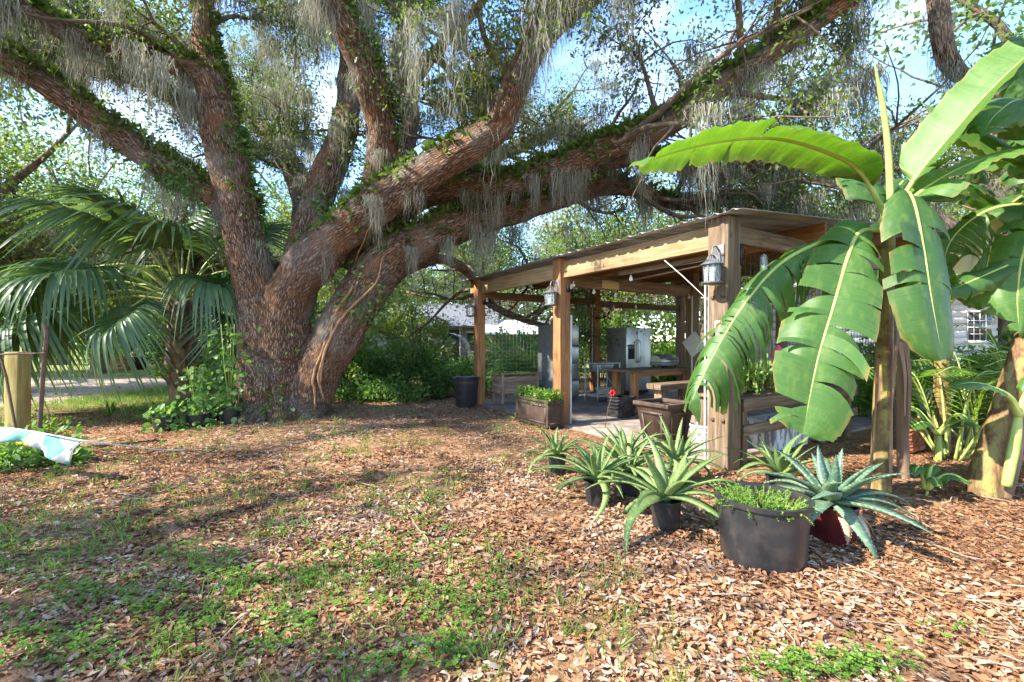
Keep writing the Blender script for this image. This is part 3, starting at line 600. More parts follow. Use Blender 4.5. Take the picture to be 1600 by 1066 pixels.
# eave beams between posts, tie beams across, purlins under the tin
for x, mt in ((0, W_PALE),):
    for k in range(2): rbeam('eave_beam', (x, k*BAY+(0.13 if k == 0 else 0.112), 2.66), (x, (k+1)*BAY-0.112, 2.66), 0.09, 0.27, mt, pav)
    rbeam('beam_end', (0, 2*BAY+0.105, 2.68), (0, 2*BAY+0.4, 2.68), 0.09, 0.22, mt, pav)
rbeam('end_beam', (0.135, -0.02, 2.69), (4.5, -0.02, 2.69), 0.09, 0.20, W_OLD, pav)
rbeam('end_beam', (4.73, -0.02, 2.75), (7.2, -0.02, 2.75), 0.09, 0.22, W_ORANGE, pav)
rbeam('tie_beam', (0.115, BAY, 2.50), (3.395, BAY, 2.50), 0.09, 0.22, W_DARK, pav); rbeam('tie_beam', (3.61, BAY, 2.52), (6.89, BAY, 2.52), 0.09, 0.22, W_DARK, pav)
rbeam('tie_beam', (0.11, 2*BAY, 2.50), (3.395, 2*BAY, 2.50), 0.08, 0.17, W_DARK, pav); rbeam('tie_beam', (3.61, 2*BAY, 2.45), (6.89, 2*BAY, 2.45), 0.08, 0.17, W_DARK, pav)
for x in (1.75, 3.5, 5.25, 7.0):
    for y0, y1 in ((-0.28, 2.1), (2.104, 4.2), (4.204, 6.45)): rbeam('purlin', (x, y0, roofz(x)-0.155), (x, y1, roofz(x)-0.155), 0.05, 0.24, W_ORANGE, pav)
for y in (2.1, 4.2): rbeam('splice_block', (1.70, y-0.12, roofz(1.75)-0.16), (1.70, y+0.12, roofz(1.75)-0.16), 0.045, 0.27, W_DARK, pav)
# tin sheets with rolled ribs
per = 0.2
for k in range(8):
    y0 = -0.36+k*0.875; ys = []; zs = []; n = 0
    y = y0
    prof = [(0.0, 0.0), (0.07, 0.0), (0.09, 0.02), (0.12, 0.02), (0.14, 0.0), (0.2187, 0.0)]
    for q in range(4):
        for a, b_ in prof[:-1]: ys.append(y0+q*0.2187+a); zs.append(b_)
    ys.append(y0+0.885); zs.append(0.002); ys = np.array(ys); zs = np.array(zs)+(k % 2)*0.004
    xs = np.linspace(-0.24, 7.45, 12); XX, YY = np.meshgrid(xs, ys); ZZ = roofz(XX)+zs[:, None]+0.012*(fbm(np.stack([XX*0.9, YY*0.9, XX*0+k], -1), 3, 2)-0.5)
    v_ = np.stack([XX, YY, ZZ], -1).reshape(-1, 3); nx_ = len(xs); i = (np.arange(len(ys)-1)[:, None]*nx_+np.arange(nx_-1)[None]).ravel()
    o = link('roof_sheet', mk('roof_sheet', v_, np.stack([i, i+1, i+nx_+1, i+nx_], -1), M_TIN), pav); so_ = o.modifiers.new('th', 'SOLIDIFY'); so_.thickness = 0.003
kind_slab = MB().box(-0.05, 7.5, 0.16, 6.6, -0.2, 0.028).build('floor_slab', M_CONC, pav, bev=0.01)
# bolt heads and brackets
bh = MB()
for z in (1.95, 1.52, 0.55, 2.42):
    for y in (-0.07, 0.06): bh.box(-0.145, -0.128, y-0.018, y+0.018, z-0.018, z+0.018)
kind(bh.build('bolts', M_RUST, pav), 'stuff'); MB().box(0.10, 0.148, -0.139, -0.128, 2.32, 2.56).build('bracket', M_RUBBER, pav)
for y in (BAY, 2*BAY): MB().box(0.02, 0.085, y-0.128, y-0.113, 2.28, 2.40).build('bracket', M_RUBBER, pav)
# wire mesh panel filling the near end
wm = MB()
for x in np.arange(0.22, 4.5, 0.1): wm.box(x-0.0025, x+0.0025, 0.058, 0.063, 0.8, 2.58)
for z in np.arange(0.8, 2.6, 0.1): wm.box(0.2, 4.5, 0.053, 0.058, z-0.0025, z+0.0025)
wm.build('wire_mesh', M_RUST, pav)
wm = MB()
for x in np.arange(0.15, 3.4, 0.1): wm.box(x-0.0025, x+0.0025, 6.158, 6.163, 0.3, 2.4)
for z in np.arange(0.3, 2.41, 0.1): wm.box(0.12, 3.4, 6.153, 6.158, z-0.0025, z+0.0025)
wm.build('wire_mesh', M_GALV, pav)
# conduits on the inner side of the corner post and the far post
for x, y, r, z0, z1, mt in ((0.02, 0.17, 0.016, 0.03, 2.2, M_WHITE), (-0.06, 0.16, 0.012, 0.03, 2.3, M_CONDUIT), (-0.06, 0.21, 0.012, 0.03, 2.3, M_CONDUIT), (3.36, 2*BAY-0.05, 0.016, 0.9, 2.4, M_CONDUIT), (0.125, BAY-0.10, 0.018, 0.03, 1.9, M_WHITE), (3.38, BAY-0.08, 0.014, 0.03, 2.4, M_CONDUIT)):
    MB().tube(np.array([(x, y, z0), (x, y, (z0+z1)/2), (x+0.01, y, z1)]), r, 8).build('conduit', mt, pav, smooth=True)
MB().box(-0.065, 0.01, 0.14, 0.165, 1.68, 1.8).build('outlet_box', M_CONDUIT, pav, bev=0.004)
MB().box(0.115, 0.16, BAY-0.055, BAY+0.015, 1.02, 1.16).build('outlet_box', M_CONDUIT, pav, bev=0.004)
MB().tube(np.array([(1.35, BAY-0.1, 2.55), (0.9, 1.7, 2.50), (0.3, 0.2, 2.44)]), 0.012, 6).build('conduit', M_CONDUIT, pav)
MB().box(0.9, 0.98, 0.4, 2.6, 2.60, 2.66).build('light_batten', M_WHITE, pav, bev=0.008)
MB().tube(np.array([(-0.02, 0.95, 2.60), (0.0, 0.55, 2.25), (0.02, 0.16, 1.88)]), 0.006, 5).build('stay_cord', M_ROPE, pav)

# lanterns on the three eave posts
def lantern():
    t = thing('wall_lantern', 'pewter carriage lantern on the weathered corner post', 'lantern', (0, 0, 0), PVA, 'lanterns on the eave posts')
    MB().box(-0.015, 0.0, -0.055, 0.055, -0.02, 0.24).build('back_plate', M_IRON, t, bev=0.004)
    MB().tube(spline(np.array([(-0.01, 0, 0.16), (-0.06, 0, 0.21), (-0.12, 0, 0.20), (-0.145, 0, 0.14), (-0.145, 0, 0.10)]), 0.02), 0.009, 8).build('arm', M_IRON, t, smooth=True)
    c = (-0.145, 0, 0); g = MB().lathe([(0.085, -0.19), (0.088, -0.10), (0.085, 0.0)], 24, c).build('glass', M_GLASS, t, smooth=True)
    MB().lathe([(0.0, 0.11), (0.012, 0.10), (0.02, 0.075), (0.035, 0.06), (0.06, 0.045), (0.10, 0.022), (0.118, 0.012), (0.118, 0.0), (0.10, -0.005), (0.0, -0.005)], 24, c).build('hood', M_IRON, t, smooth=True)
    MB().lathe([(0.0, -0.235), (0.03, -0.225), (0.09, -0.215), (0.112, -0.207), (0.112, -0.193), (0.09, -0.188), (0.0, -0.188)], 24, c).build('base', M_IRON, t, smooth=True)
    cg = MB()
    for k in range(8):
        a = k*pi/4+0.2; cg.tube(np.array([(c[0]+0.094*math.cos(a), 0.094*math.sin(a), -0.195), (c[0]+0.094*math.cos(a), 0.094*math.sin(a), 0.002)]), 0.005, 5)
    cg.build('cage', M_IRON, t)
    MB().tube(np.array([(c[0], 0, -0.18), (c[0], 0, -0.07)]), 0.013, 8).build('candle', M_BULB, t)
    hp = MB()
    for sg in (0, pi/2): 
        a = np.linspace(0, pi, 9); hp.tube(np.stack([c[0]+0.08*np.cos(a)*math.cos(sg), 0.08*np.cos(a)*math.sin(sg), 0.03+0.085*np.sin(a)], -1), 0.005, 5)
    hp.build('crown_hoops', M_IRON, t); return t
ln = lantern(); ln.location = tuple(PV(-0.128, -0.03, 2.30))
dup(ln, loc=tuple(PV(-0.11, BAY-0.03, 2.26)), label='pewter carriage lantern on the middle eave post'); dup(ln, loc=tuple(PV(-0.105, 2*BAY-0.03, 2.22)), label='pewter carriage lantern on the farthest eave post')

# signs
sg = thing('no_smoking_sign', 'white no-smoking sign with red ring on the corner post', 'sign', tuple(PV(-0.136, -0.045, 1.58)), PVA)
MB().box(-0.004, 0.0, -0.075, 0.075, -0.1, 0.1).build('plate', M_WHITE, sg)
a = np.linspace(0, 2*pi, 33); MB().tube(np.stack([np.full(33, -0.006), 0.058*np.cos(a), 0.02+0.058*np.sin(a)], -1), 0.006, 5, False).build('ring', M_REDP, sg)
MB().tube(np.array([(-0.007, 0.04, 0.06), (-0.007, -0.04, -0.02)]), 0.005, 5).build('slash', M_REDP, sg); MB().box(-0.0055, -0.004, -0.04, 0.04, 0.014, 0.026).build('cigarette', M_BLUE, sg); MB().box(-0.0055, -0.004, -0.05, 0.05, -0.08, -0.062).build('caption_bar', M_REDP, sg)
o = beam('ochre_sign', tuple(PV(0.88, BAY-0.058, 2.49)), tuple(PV(1.30, BAY-0.058, 2.47)), 0.018, 0.15, M_SIGN, None, 0.002); tag(o, 'small blank ochre board fixed to the dark tie beam', 'sign')
# string lights looped along the tie beam
sl = thing('string_light', 'string of white globe bulbs looped under the tie beams', 'string lights', tuple(PV(0.2, BAY-0.08, 2.4)))
def strw(a, b_, sag, n):
    a = np.array(a); b_ = np.array(b_); t = np.linspace(0, 1, n)[:, None]; p = a+(b_-a)*t; p[:, 2] -= sag*4*(t*(1-t))[:, 0]; return p
wires = MB()
for a_, b_, sg_, n in ((PV(0.15, BAY-0.07, 2.42), PV(3.3, BAY-0.07, 2.40), 0.10, 7), (PV(3.3, BAY-0.07, 2.40), PV(3.38, 6.0, 2.42), 0.12, 5), (PV(0.15, 6.02, 2.42), PV(3.3, 6.02, 2.42), 0.08, 6), (PV(0.2, BAY-0.08, 2.46), PV(0.2, 0.3, 2.48), 0.06, 3)):
    p = strw(a_, b_, sg_, n); wires.tube(p-np.array(sl.location), 0.004, 4)
    for q in p: MB().lathe([(0.0, -0.075), (0.022, -0.068), (0.032, -0.045), (0.026, -0.02), (0.013, -0.005), (0.013, 0.02)], 10).build('bulb', M_BULB, sl, smooth=True, loc=tuple(q-np.array(sl.location)))
wires.build('wire', M_RUBBER, sl)

# ------------------------------------------------------------------ things in and around the pavilion
def atpv(name, label, cat, x, y, z=0.028, rz=0.0, group=None): return thing(name, label, cat, tuple(PV(x, y, z)), PVA+rz, group)
# tall two-column fridge
t = atpv('refrigerator', 'tall steel refrigerator with stacked doors behind the middle post', 'refrigerator', 1.98, 5.75)
MB().box(-0.36, 0.36, -0.30, 0.34, 0.03, 1.80).build('cabinet', M_GREYSIDE, t, bev=0.01)
for x0, x1 in ((-0.36, -0.005), (0.005, 0.36)):
    for z0, z1 in ((0.08, 0.46), (0.50, 0.88), (0.92, 1.28), (1.32, 1.80)):
        d = MB().box(x0, x1, -0.37, -0.302, z0, z1).build('door', M_STEEL, t, bev=0.012)
    MB().box(-0.025 if x0 < 0 else 0.012, -0.012 if x0 < 0 else 0.025, -0.41, -0.372, 1.0, 1.65).build('handle', M_STEEL, t, bev=0.005)
# side by side fridge with dispenser
t = atpv('side_by_side_fridge', 'stainless two-door fridge with ice dispenser and bowed handles', 'refrigerator', 4.3, 5.65)
MB().box(-0.46, 0.46, -0.28, 0.36, 0.04, 1.76).build('cabinet', M_GREYSIDE, t, bev=0.01)
dl_ = MB().box(-0.46, -0.045, -0.37, -0.282, 0.12, 1.77).build('door', M_STEEL, t, bev=0.015); MB().box(-0.037, 0.46, -0.37, -0.282, 0.12, 1.77).build('door', M_STEEL, t, bev=0.015)
MB().box(-0.40, -0.17, -0.382, -0.372, 0.95, 1.33).build('dispenser', M_RUBBER, dl_, bev=0.004); MB().box(-0.39, -0.18, -0.386, -0.383, 1.22, 1.30).build('display', M_GREYSIDE, dl_)
for x in (-0.085, 0.0): MB().tube(spline(np.array([(x, -0.37, 0.85), (x, -0.43, 0.95), (x, -0.445, 1.15), (x, -0.43, 1.36), (x, -0.37, 1.46)]), 0.05), 0.014, 8).build('handle', M_STEEL, t, smooth=True)
MB().box(-0.44, 0.44, -0.30, -0.283, 0.03, 0.11).build('kick_plate', M_RUBBER, t)
# dining bench table with thick legs
t = atpv('work_table', 'long wooden work table on thick square legs before the fridge', 'table', 1.75, 3.15)
for k in range(5): beam('top_board', (-0.08, 0.0+k*0.15, 0.83), (2.5, 0.0+k*0.15, 0.83), 0.144, 0.04, W_DARK if k else W_OLD, t, 0.004)
for x, y in ((0.18, 0.06), (0.18, 0.55), (2.25, 0.06), (2.25, 0.55)): beam('leg', (x, y, 0), (x, y, 0.81), 0.13, 0.13, W_ORANGE, t, 0.006)
beam('apron', (0.25, 0.02, 0.76), (2.18, 0.02, 0.76), 0.04, 0.10, W_ORANGE, t)
# small grill on it
g = atpv('tabletop_grill', 'small grey domed grill standing on the long work table', 'grill', 3.1, 3.45, 0.878)
MB().box(-0.27, 0.27, -0.17, 0.17, 0.05, 0.13).build('fire_box', M_GREYSIDE, g, bev=0.02)
a = np.linspace(0, pi, 11); pr = np.stack([np.cos(a)*0.18, np.sin(a)*0.15+0.135], -1); v_ = []
for x, k in ((-0.28, 0.86), (-0.24, 1), (0.24, 1), (0.28, 0.86)): v_ += [(x, p_[0]*k, 0.135+(p_[1]-0.135)*k) for p_ in pr]
q_ = [(r*11+c_, r*11+c_+1, (r+1)*11+c_+1, (r+1)*11+c_) for r in range(3) for c_ in range(10)]
MB().add(v_, q_, ex=[range(11), range(43, 32, -1)]).build('lid', M_STEEL, g, smooth=True)
MB().tube(np.array([(-0.13, -0.19, 0.19), (-0.13, -0.23, 0.19), (0.13, -0.23, 0.19), (0.13, -0.19, 0.19)]), 0.01, 6).build('handle', M_RUBBER, g)
for x in (-0.2, 0.2):
    for y in (-0.12, 0.12): MB().box(x-0.015, x+0.015, y-0.015, y+0.015, -0.024, 0.05).build('foot', M_RUBBER, g)
# sturdier bench in front of it
t = atpv('timber_bench', 'stubby bench of pale thick timber behind the brown planter', 'bench', 0.95, 1.75)
beam('top_timber', (-0.05, 0.0, 0.69), (1.35, 0.0, 0.69), 0.14, 0.09, W_OLD, t); beam('top_timber', (-0.05, 0.15, 0.69), (1.35, 0.15, 0.69), 0.14, 0.09, W_OLD, t)
for x in (0.12, 1.15): beam('leg', (x, 0.07, 0.0), (x, 0.07, 0.645), 0.15, 0.15, W_OLD, t)
beam('stretcher', (0.2, 0.07, 0.3), (1.07, 0.07, 0.3), 0.05, 0.09, W_DARK, t)
# metal cart with shelf
t = atpv('metal_cart', 'white tubular kitchen cart with sink tray beside the fridge', 'cart', 2.75, 5.0)
for x in (-0.35, 0.35):
    for y in (-0.22, 0.22): MB().tube(np.array([(x, y, 0.0), (x, y, 0.88)]), 0.016, 8).build('leg', M_WHITE, t)
for z in (0.12, 0.88): MB().box(-0.37, 0.37, -0.24, 0.24, z, z+0.025).build('shelf', M_STEEL if z > 0.5 else M_WHITE, t, bev=0.004)
MB().box(-0.27, 0.2, -0.2, 0.2, 0.68, 0.872, taper=0.85).build('sink_bowl', M_STEEL, t, bev=0.02)
MB().tube(np.array([(-0.35, -0.23, 0.86), (0.35, -0.23, 0.15)]), 0.008, 6).build('brace', M_WHITE, t)
b_ = atpv('plastic_tub', 'white plastic tub lying on the cart bottom shelf', 'tub', 2.8, 5.0, 0.176); MB().lathe([(0.0, 0.0), (0.16, 0.0), (0.2, 0.13), (0.215, 0.135), (0.205, 0.14), (0.19, 0.13), (0.15, 0.012), (0.0, 0.012)], 20).build('bowl', M_WHITE, b_, smooth=True); MB().lathe([(0.2, 0.118), (0.222, 0.122), (0.222, 0.142), (0.2, 0.146)], 20).build('rim', M_WHITE, b_, smooth=True)
# black crates stacked
cr_proto = None
for k in range(4):
    if cr_proto is None:
        cr_proto = atpv('black_crate', 'black plastic nesting crate at the bottom of the stack by the table leg', 'crate', 1.42, 3.05, 0.03, 0.15, 'black crates nested by the table')
        w_ = MB()
        for (x0, x1, y0, y1) in ((-0.2, 0.2, -0.16, -0.145), (-0.2, 0.2, 0.145, 0.16), (-0.2, -0.185, -0.144, 0.144), (0.185, 0.2, -0.144, 0.144)): w_.box(x0, x1, y0, y1, 0.0, 0.18)
        w_.build('walls', M_BLACK, cr_proto, bev=0.004); MB().box(-0.18, 0.18, -0.14, 0.14, 0.003, 0.012).build('bottom', M_BLACK, cr_proto)
        rr_2 = MB(); 
        for (x0, x1, y0, y1) in ((-0.22, 0.22, -0.18, -0.161), (-0.22, 0.22, 0.161, 0.18), (-0.22, -0.201, -0.16, 0.16), (0.201, 0.22, -0.16, 0.16)): rr_2.box(x0, x1, y0, y1, 0.155, 0.182)
        rr_2.build('rim', M_BLACK, cr_proto, bev=0.004)
    else:
        c_ = dup(cr_proto, loc=tuple(PV(1.42+0.01*k, 3.05, 0.03+0.062*k)), label=['black plastic nesting crate second from the floor in its stack', 'black plastic nesting crate second from the top of its stack', 'black plastic nesting crate topmost of the stack by the table'][k-1]); c_.rotation_euler.z += 0.05*k
        c_.scale = (1+0.012*k,)*3
# square tapered brown planter
t = atpv('tapered_planter', 'square tapered brown planter with recessed panels beside the white bucket', 'planter', 0.2, 1.02)
def frustum(b0, b1, z0, z1): 
    return np.array([(-b0, -b0, z0), (b0, -b0, z0), (b0, b0, z0), (-b0, b0, z0), (-b1, -b1, z1), (b1, -b1, z1), (b1, b1, z1), (-b1, b1, z1)])
BQ = [(0, 1, 5, 4), (1, 2, 6, 5), (2, 3, 7, 6), (3, 0, 4, 7)]
MB().add(frustum(0.19, 0.265, 0, 0.56), BQ+[(3, 2, 1, 0)]).build('body', M_BROWNPOT, t)
rm = MB()
for (x0, x1, y0, y1) in ((-0.30, 0.30, -0.30, -0.245), (-0.30, 0.30, 0.245, 0.30), (-0.30, -0.245, -0.2449, 0.2449), (0.245, 0.30, -0.2449, 0.2449)): rm.box(x0, x1, y0, y1, 0.545, 0.60)
rm.build('rim', M_BROWNPOT, t, bev=0.008); MB().box(-0.24, 0.24, -0.24, 0.24, 0.46, 0.53).build('soil', M_SOIL, t)
for k in range(4):
    R = Matrix.Rotation(k*pi/2, 3, 'Z'); fr = MB()
    def fp(x, z): 
        y = -(0.19+0.075*z/0.56)-0.004; return (x*(0.19+0.075*z/0.56), y, z)
    for (a0, a1, z0, z1) in ((-0.72, 0.72, 0.44, 0.475), (-0.72, 0.72, 0.08, 0.115), (-0.72, -0.60, 0.116, 0.439), (0.60, 0.72, 0.116, 0.439)):
        f0 = [np.array(fp(a0, z0)), np.array(fp(a1, z0)), np.array(fp(a1, z1)), np.array(fp(a0, z1))]; bk = [p+np.array([0, 0.006, 0]) for p in f0]; ft = [p-np.array([0, 0.012, 0]) for p in f0]
        fr.add(np.array(ft+bk)@np.array(R).T, [(0, 1, 2, 3), (4, 7, 6, 5), (0, 4, 5, 1), (1, 5, 6, 2), (2, 6, 7, 3), (3, 7, 4, 0)])
    fr.build('panel_moulding', M_BROWNPOT, t)
# white bucket
M_PRINT = pmat('printed_bucket_plastic', [(0.40, (0.20, 0.20, 0.20)), (0.47, (0.42, 0.42, 0.40)), (0.7, (0.50, 0.50, 0.48))], 14, 0.5, 0.05, stretch=(0.4, 0.4, 2.0), dirt=(0.30, 0.27, 0.22), dscale=4)
t = atpv('plastic_bucket', 'white plastic bucket with printed sides beside the corner post', 'bucket', 0.27, 0.48)
MB().lathe([(0.0, 0.0), (0.13, 0.0), (0.135, 0.01), (0.15, 0.33), (0.158, 0.335), (0.158, 0.36), (0.15, 0.365), (0.143, 0.355), (0.128, 0.02), (0.0, 0.02)], 28).build('body', M_PRINT, t, smooth=True)
MB().lathe([(0.15, 0.27), (0.156, 0.272), (0.157, 0.29), (0.151, 0.292)], 28).build('rib', M_WHITE, t, smooth=True)
a = np.linspace(0, pi, 12); MB().tube(np.stack([0.16*np.cos(a), -0.165*np.sin(a)*0.9, 0.31-0.14*np.sin(a)], -1), 0.004, 5).build('bail_handle', M_GALV, t)
# long planter box of herbs before the middle post
def foliage(n, cx, sx, L, asp, matn, seedhue=None, zb=0.3, six=False, shape='box'):
    c = np.array(cx)+(rng.uniform(-1, 1, (n, 3)) if shape == 'box' else rng.normal(size=(n, 3))*0.5)*np.array(sx)
    LL = L*rng.uniform(0.6, 1.3, n); return mk('foliage', *[q for q in (lambda a: (a[0], a[1]))(leafmesh(c, rdir(n, 0.2), rdir(n, zb+0.6), LL, LL*asp, 0, six=six))], MAT[matn], False, {'rnd': np.repeat(rng.random(n), 6 if six else 4)})
t = atpv('herb_trough', 'brown rectangular trough full of bright parsley before the middle post', 'planter', -0.47, 2.8, 0.03)
tb = MB()
for (x0, x1, y0, y1) in ((0, 0.30, 0, 0.025), (0, 0.30, 0.975, 1.0), (0, 0.025, 0.0251, 0.9749), (0.275, 0.30, 0.0251, 0.9749)): tb.box(x0, x1, y0, y1, 0, 0.41)
tb.build('walls', M_BROWNPOT, t, bev=0.006); tb = MB()
for (x0, x1, y0, y1) in ((-0.02, 0.32, -0.02, 0.022), (-0.02, 0.32, 0.978, 1.02), (-0.02, 0.022, 0.0221, 0.9779), (0.278, 0.32, 0.0221, 0.9779)): tb.box(x0, x1, y0, y1, 0.40, 0.445)
tb.build('rim', M_BROWNPOT, t, bev=0.008); tb = MB()
for z0, z1 in ((0.05, 0.08), (0.33, 0.36)): tb.box(-0.008, -0.001, 0.06, 0.94, z0, z1); tb.box(0.04, 0.26, -0.008, -0.001, z0, z1)
for y in (0.06, 0.91): tb.box(-0.008, -0.001, y, y+0.03, 0.081, 0.329)
tb.build('panel_moulding', M_BROWNPOT, t); MB().box(0.03, 0.27, 0.03, 0.97, 0.3, 0.38).build('soil', M_SOIL, t)
kind(link('parsley', foliage(2600, (0.15, 0.5, 0.47), (0.17, 0.52, 0.12), 0.045, 0.7, 'bright_leaf'), t), 'stuff')
# workbench at the near end, with things on it
t = atpv('potting_bench', 'timber potting bench built against the weathered corner post', 'bench', 0.2, -0.05)
for k in range(4): beam('top_board', (0.0, 0.06+k*0.15, 0.735), (2.9, 0.06+k*0.15, 0.735), 0.144, 0.035, W_OLD, t, 0.004)
beam('front_rail', (0.0, -0.045, 0.68), (2.9, -0.045, 0.68), 0.04, 0.14, W_OLD, t); beam('lower_rail', (0.0, -0.045, 0.38), (2.9, -0.045, 0.38), 0.04, 0.12, W_OLD, t)
for x in (0.09, 2.75):
    for y in (0.04, 0.52): beam('leg', (x, y, 0.0), (x, y, 0.715), 0.13, 0.09, W_OLD, t)
# newspaper covered crate below
M_NEWS = pmat('newsprint_box', [(0.44, (0.20, 0.20, 0.21)), (0.5, (0.60, 0.61, 0.60)), (0.62, (0.72, 0.72, 0.71)), (0.66, (0.30, 0.24, 0.22))], 16, 0.8, 0.1, stretch=(1, 1, 0.25))
t = atpv('printed_crate', 'white printed crate stowed under the potting bench', 'crate', 1.5, 0.22)
cb = MB()
for (x0, x1, y0, y1) in ((-0.42, 0.42, -0.2, -0.18), (-0.42, 0.42, 0.18, 0.2), (-0.42, -0.40, -0.1799, 0.1799), (0.40, 0.42, -0.1799, 0.1799)): cb.box(x0, x1, y0, y1, 0, 0.36)
cb.build('walls', M_NEWS, t, bev=0.005); cb = MB()
for (x0, x1, y0, y1) in ((-0.43, 0.43, -0.212, -0.178), (-0.43, 0.43, 0.178, 0.212), (-0.43, -0.395, -0.1779, 0.1779), (0.395, 0.43, -0.1779, 0.1779)): cb.box(x0, x1, y0, y1, 0.355, 0.385)
cb.build('rim', M_WHITE, t, bev=0.006); MB().box(-0.4, 0.4, -0.18, 0.18, 0.01, 0.3).build('contents', M_GREYSIDE, t)
# crumpled plastic bag
def blobmesh(name, r, sx, seed, amp, mat, sub=4, freq=2.2):
    b = bmesh.new(); bmesh.ops.create_icosphere(b, subdivisions=sub, radius=1.0)
    c = np.array([v.co[:] for v in b.verts]); n = fbm(c*freq, seed, 4)-0.5; c = c*(1+amp*n)[:, None]*np.array(sx)*r
    for v, q in zip(b.verts, c): v.co = q
    me = bpy.data.meshes.new(name); b.to_mesh(me); b.free(); me.materials.append(mat); me.polygons.foreach_set('use_smooth', np.ones(len(me.polygons), bool)); return me
o = link('plastic_bag', blobmesh('bag', 0.24, (1.1, 0.8, 0.62), 5, 1.1, M_WHITE, 4, 3.5), None, loc=tuple(PV(2.45, 0.12, 0.15))); tag(o, 'crumpled translucent plastic bag on the floor beside the printed crate', 'bag')
# wooden crate with yellow gourd and greens on the bench
t = atpv('wooden_crate', 'small slatted wooden crate on the potting bench', 'crate', 0.55, 0.3, 0.785)
for z in (0.035, 0.085, 0.135):
    for y in (-0.12, 0.12): beam('slat', (-0.18, y, z), (0.18, y, z), 0.012, 0.04, W_PALE, t, 0.002)
    for x in (-0.172, 0.172): beam('slat', (x, -0.113, z), (x, 0.113, z), 0.012, 0.04, W_PALE, t, 0.002)
MB().box(-0.165, 0.165, -0.112, 0.112, 0.002, 0.014).build('base', W_PALE, t)
M_YEL = pmat('yellow_skin', [(0.3, (0.62, 0.36, 0.03)), (0.7, (0.72, 0.48, 0.07))], 5, 0.45, 0.1)
t = atpv('yellow_gourd', 'yellow crookneck gourd standing in the small wooden crate', 'gourd', 0.5, 0.3, 0.80)
MB().lathe([(0.0, 0.0), (0.05, 0.005), (0.08, 0.05), (0.07, 0.11), (0.035, 0.16), (0.025, 0.20)], 16).build('body', M_YEL, t, smooth=True); MB().tube(np.array([(0, 0, 0.195), (0.01, 0, 0.24), (0.03, 0, 0.255)]), np.array([0.024, 0.018, 0.010]), 8).build('neck', M_YEL, t, smooth=True)
for k, (x, y, n, L, lab) in enumerate(((0.95, 0.25, 220, 0.12, 'broad leaved seedling tray plant on the bench beside the wooden crate'), (1.35, 0.35, 260, 0.10, 'fine leaved potted herb farther along the potting bench'), (0.32, 0.16, 120, 0.10, 'trailing green plant at the bench end by the corner post'), (0.75, 0.45, 180, 0.11, 'leafy potted plant behind the wooden crate'))):
    t = atpv('potted_seedling', lab, 'plant', x, y, 0.782); MB().lathe([(0.0, 0.0), (0.06, 0.0), (0.08, 0.11), (0.086, 0.115), (0.08, 0.12), (0.07, 0.105), (0.0, 0.1)], 16).build('pot', M_BLACK, t, smooth=True)
    kind(link('leaves', foliage(n, (0, 0, 0.18), (0.26, 0.2, 0.16), L, 0.55, 'vine_leaf', shape='n'), t), 'stuff')
# pink hanging ornament and the hummingbird feeder
t = thing('pink_ornament', 'pink hanging ornament in front of the wire mesh', 'ornament', tuple(PV(0.95, -0.10, 1.28)))
MB().lathe([(0.0, -0.10), (0.05, -0.09), (0.085, -0.04), (0.09, 0.0), (0.06, 0.06), (0.025, 0.10), (0.012, 0.13)], 14).build('bulb', M_PINK, t, smooth=True); MB().lathe([(0.015, 0.12), (0.03, 0.135), (0.012, 0.17), (0.0, 0.175)], 10).build('cap', M_RUST, t, smooth=True); MB().tube(np.array([(0, 0, 0.17), (0, 0, 1.34)]), 0.002, 4).build('wire', M_RUST, t)
t = thing('hummingbird_feeder', 'hummingbird feeder with clear bottle and red base under the end beam', 'feeder', tuple(PV(0.42, -0.22, 2.20)))
MB().lathe([(0.0, 0.26), (0.025, 0.25), (0.038, 0.22), (0.038, 0.05), (0.02, 0.03)], 16).build('bottle', glassmat('green_bottle', (0.75, 0.92, 0.75)), t, smooth=True)
MB().lathe([(0.0, -0.02), (0.05, -0.018), (0.08, -0.005), (0.085, 0.01), (0.06, 0.025), (0.02, 0.035), (0.0, 0.035)], 18).build('base', M_PINK, t, smooth=True); MB().tube(np.array([(0, 0, 0.25), (0, 0, 0.34), (0.02, 0.1, 0.40), (0.03, 0.16, 0.42)]), 0.003, 4).build('hook', M_RUST, t)
# wall fan, slatted basket, grey sack on the back post, garden ornament
t = atpv('wall_fan', 'black wall fan clamped high on the post beside the fridge', 'fan', 3.42, 5.98, 2.08)
MB().tube(np.array([(0.0, 0.02, 0.0), (0.05, -0.12, -0.03), (0.16, -0.2, 0.0)]), 0.02, 8).build('bracket', M_RUBBER, t); fg = MB()
for r_q in (0.05, 0.1, 0.15, 0.18):
    a = np.linspace(0, 2*pi, 25); fg.tube(np.stack([0.2+0*a, -0.24+r_q*np.cos(a), r_q*np.sin(a)], -1), 0.004, 4, False)
for k in range(10): a = k*pi/5; fg.tube(np.array([(0.2, -0.24, 0), (0.2, -0.24+0.18*math.cos(a), 0.18*math.sin(a))]), 0.003, 4)
fg.build('guard', M_RUBBER, t)
for k in range(4):
    a = k*pi/2+0.4; MB().add(np.array([(0.185, -0.24, 0), (0.18, -0.24+0.15*math.cos(a-0.3), 0.15*math.sin(a-0.3)), (0.195, -0.24+0.16*math.cos(a), 0.16*math.sin(a)), (0.205, -0.24+0.15*math.cos(a+0.3), 0.15*math.sin(a+0.3))]), [(0, 1, 2, 3)]).build('blade', M_RUBBER, t)
t = atpv('slat_basket', 'round splint basket on the slab under the work table', 'basket', 2.95, 2.75)
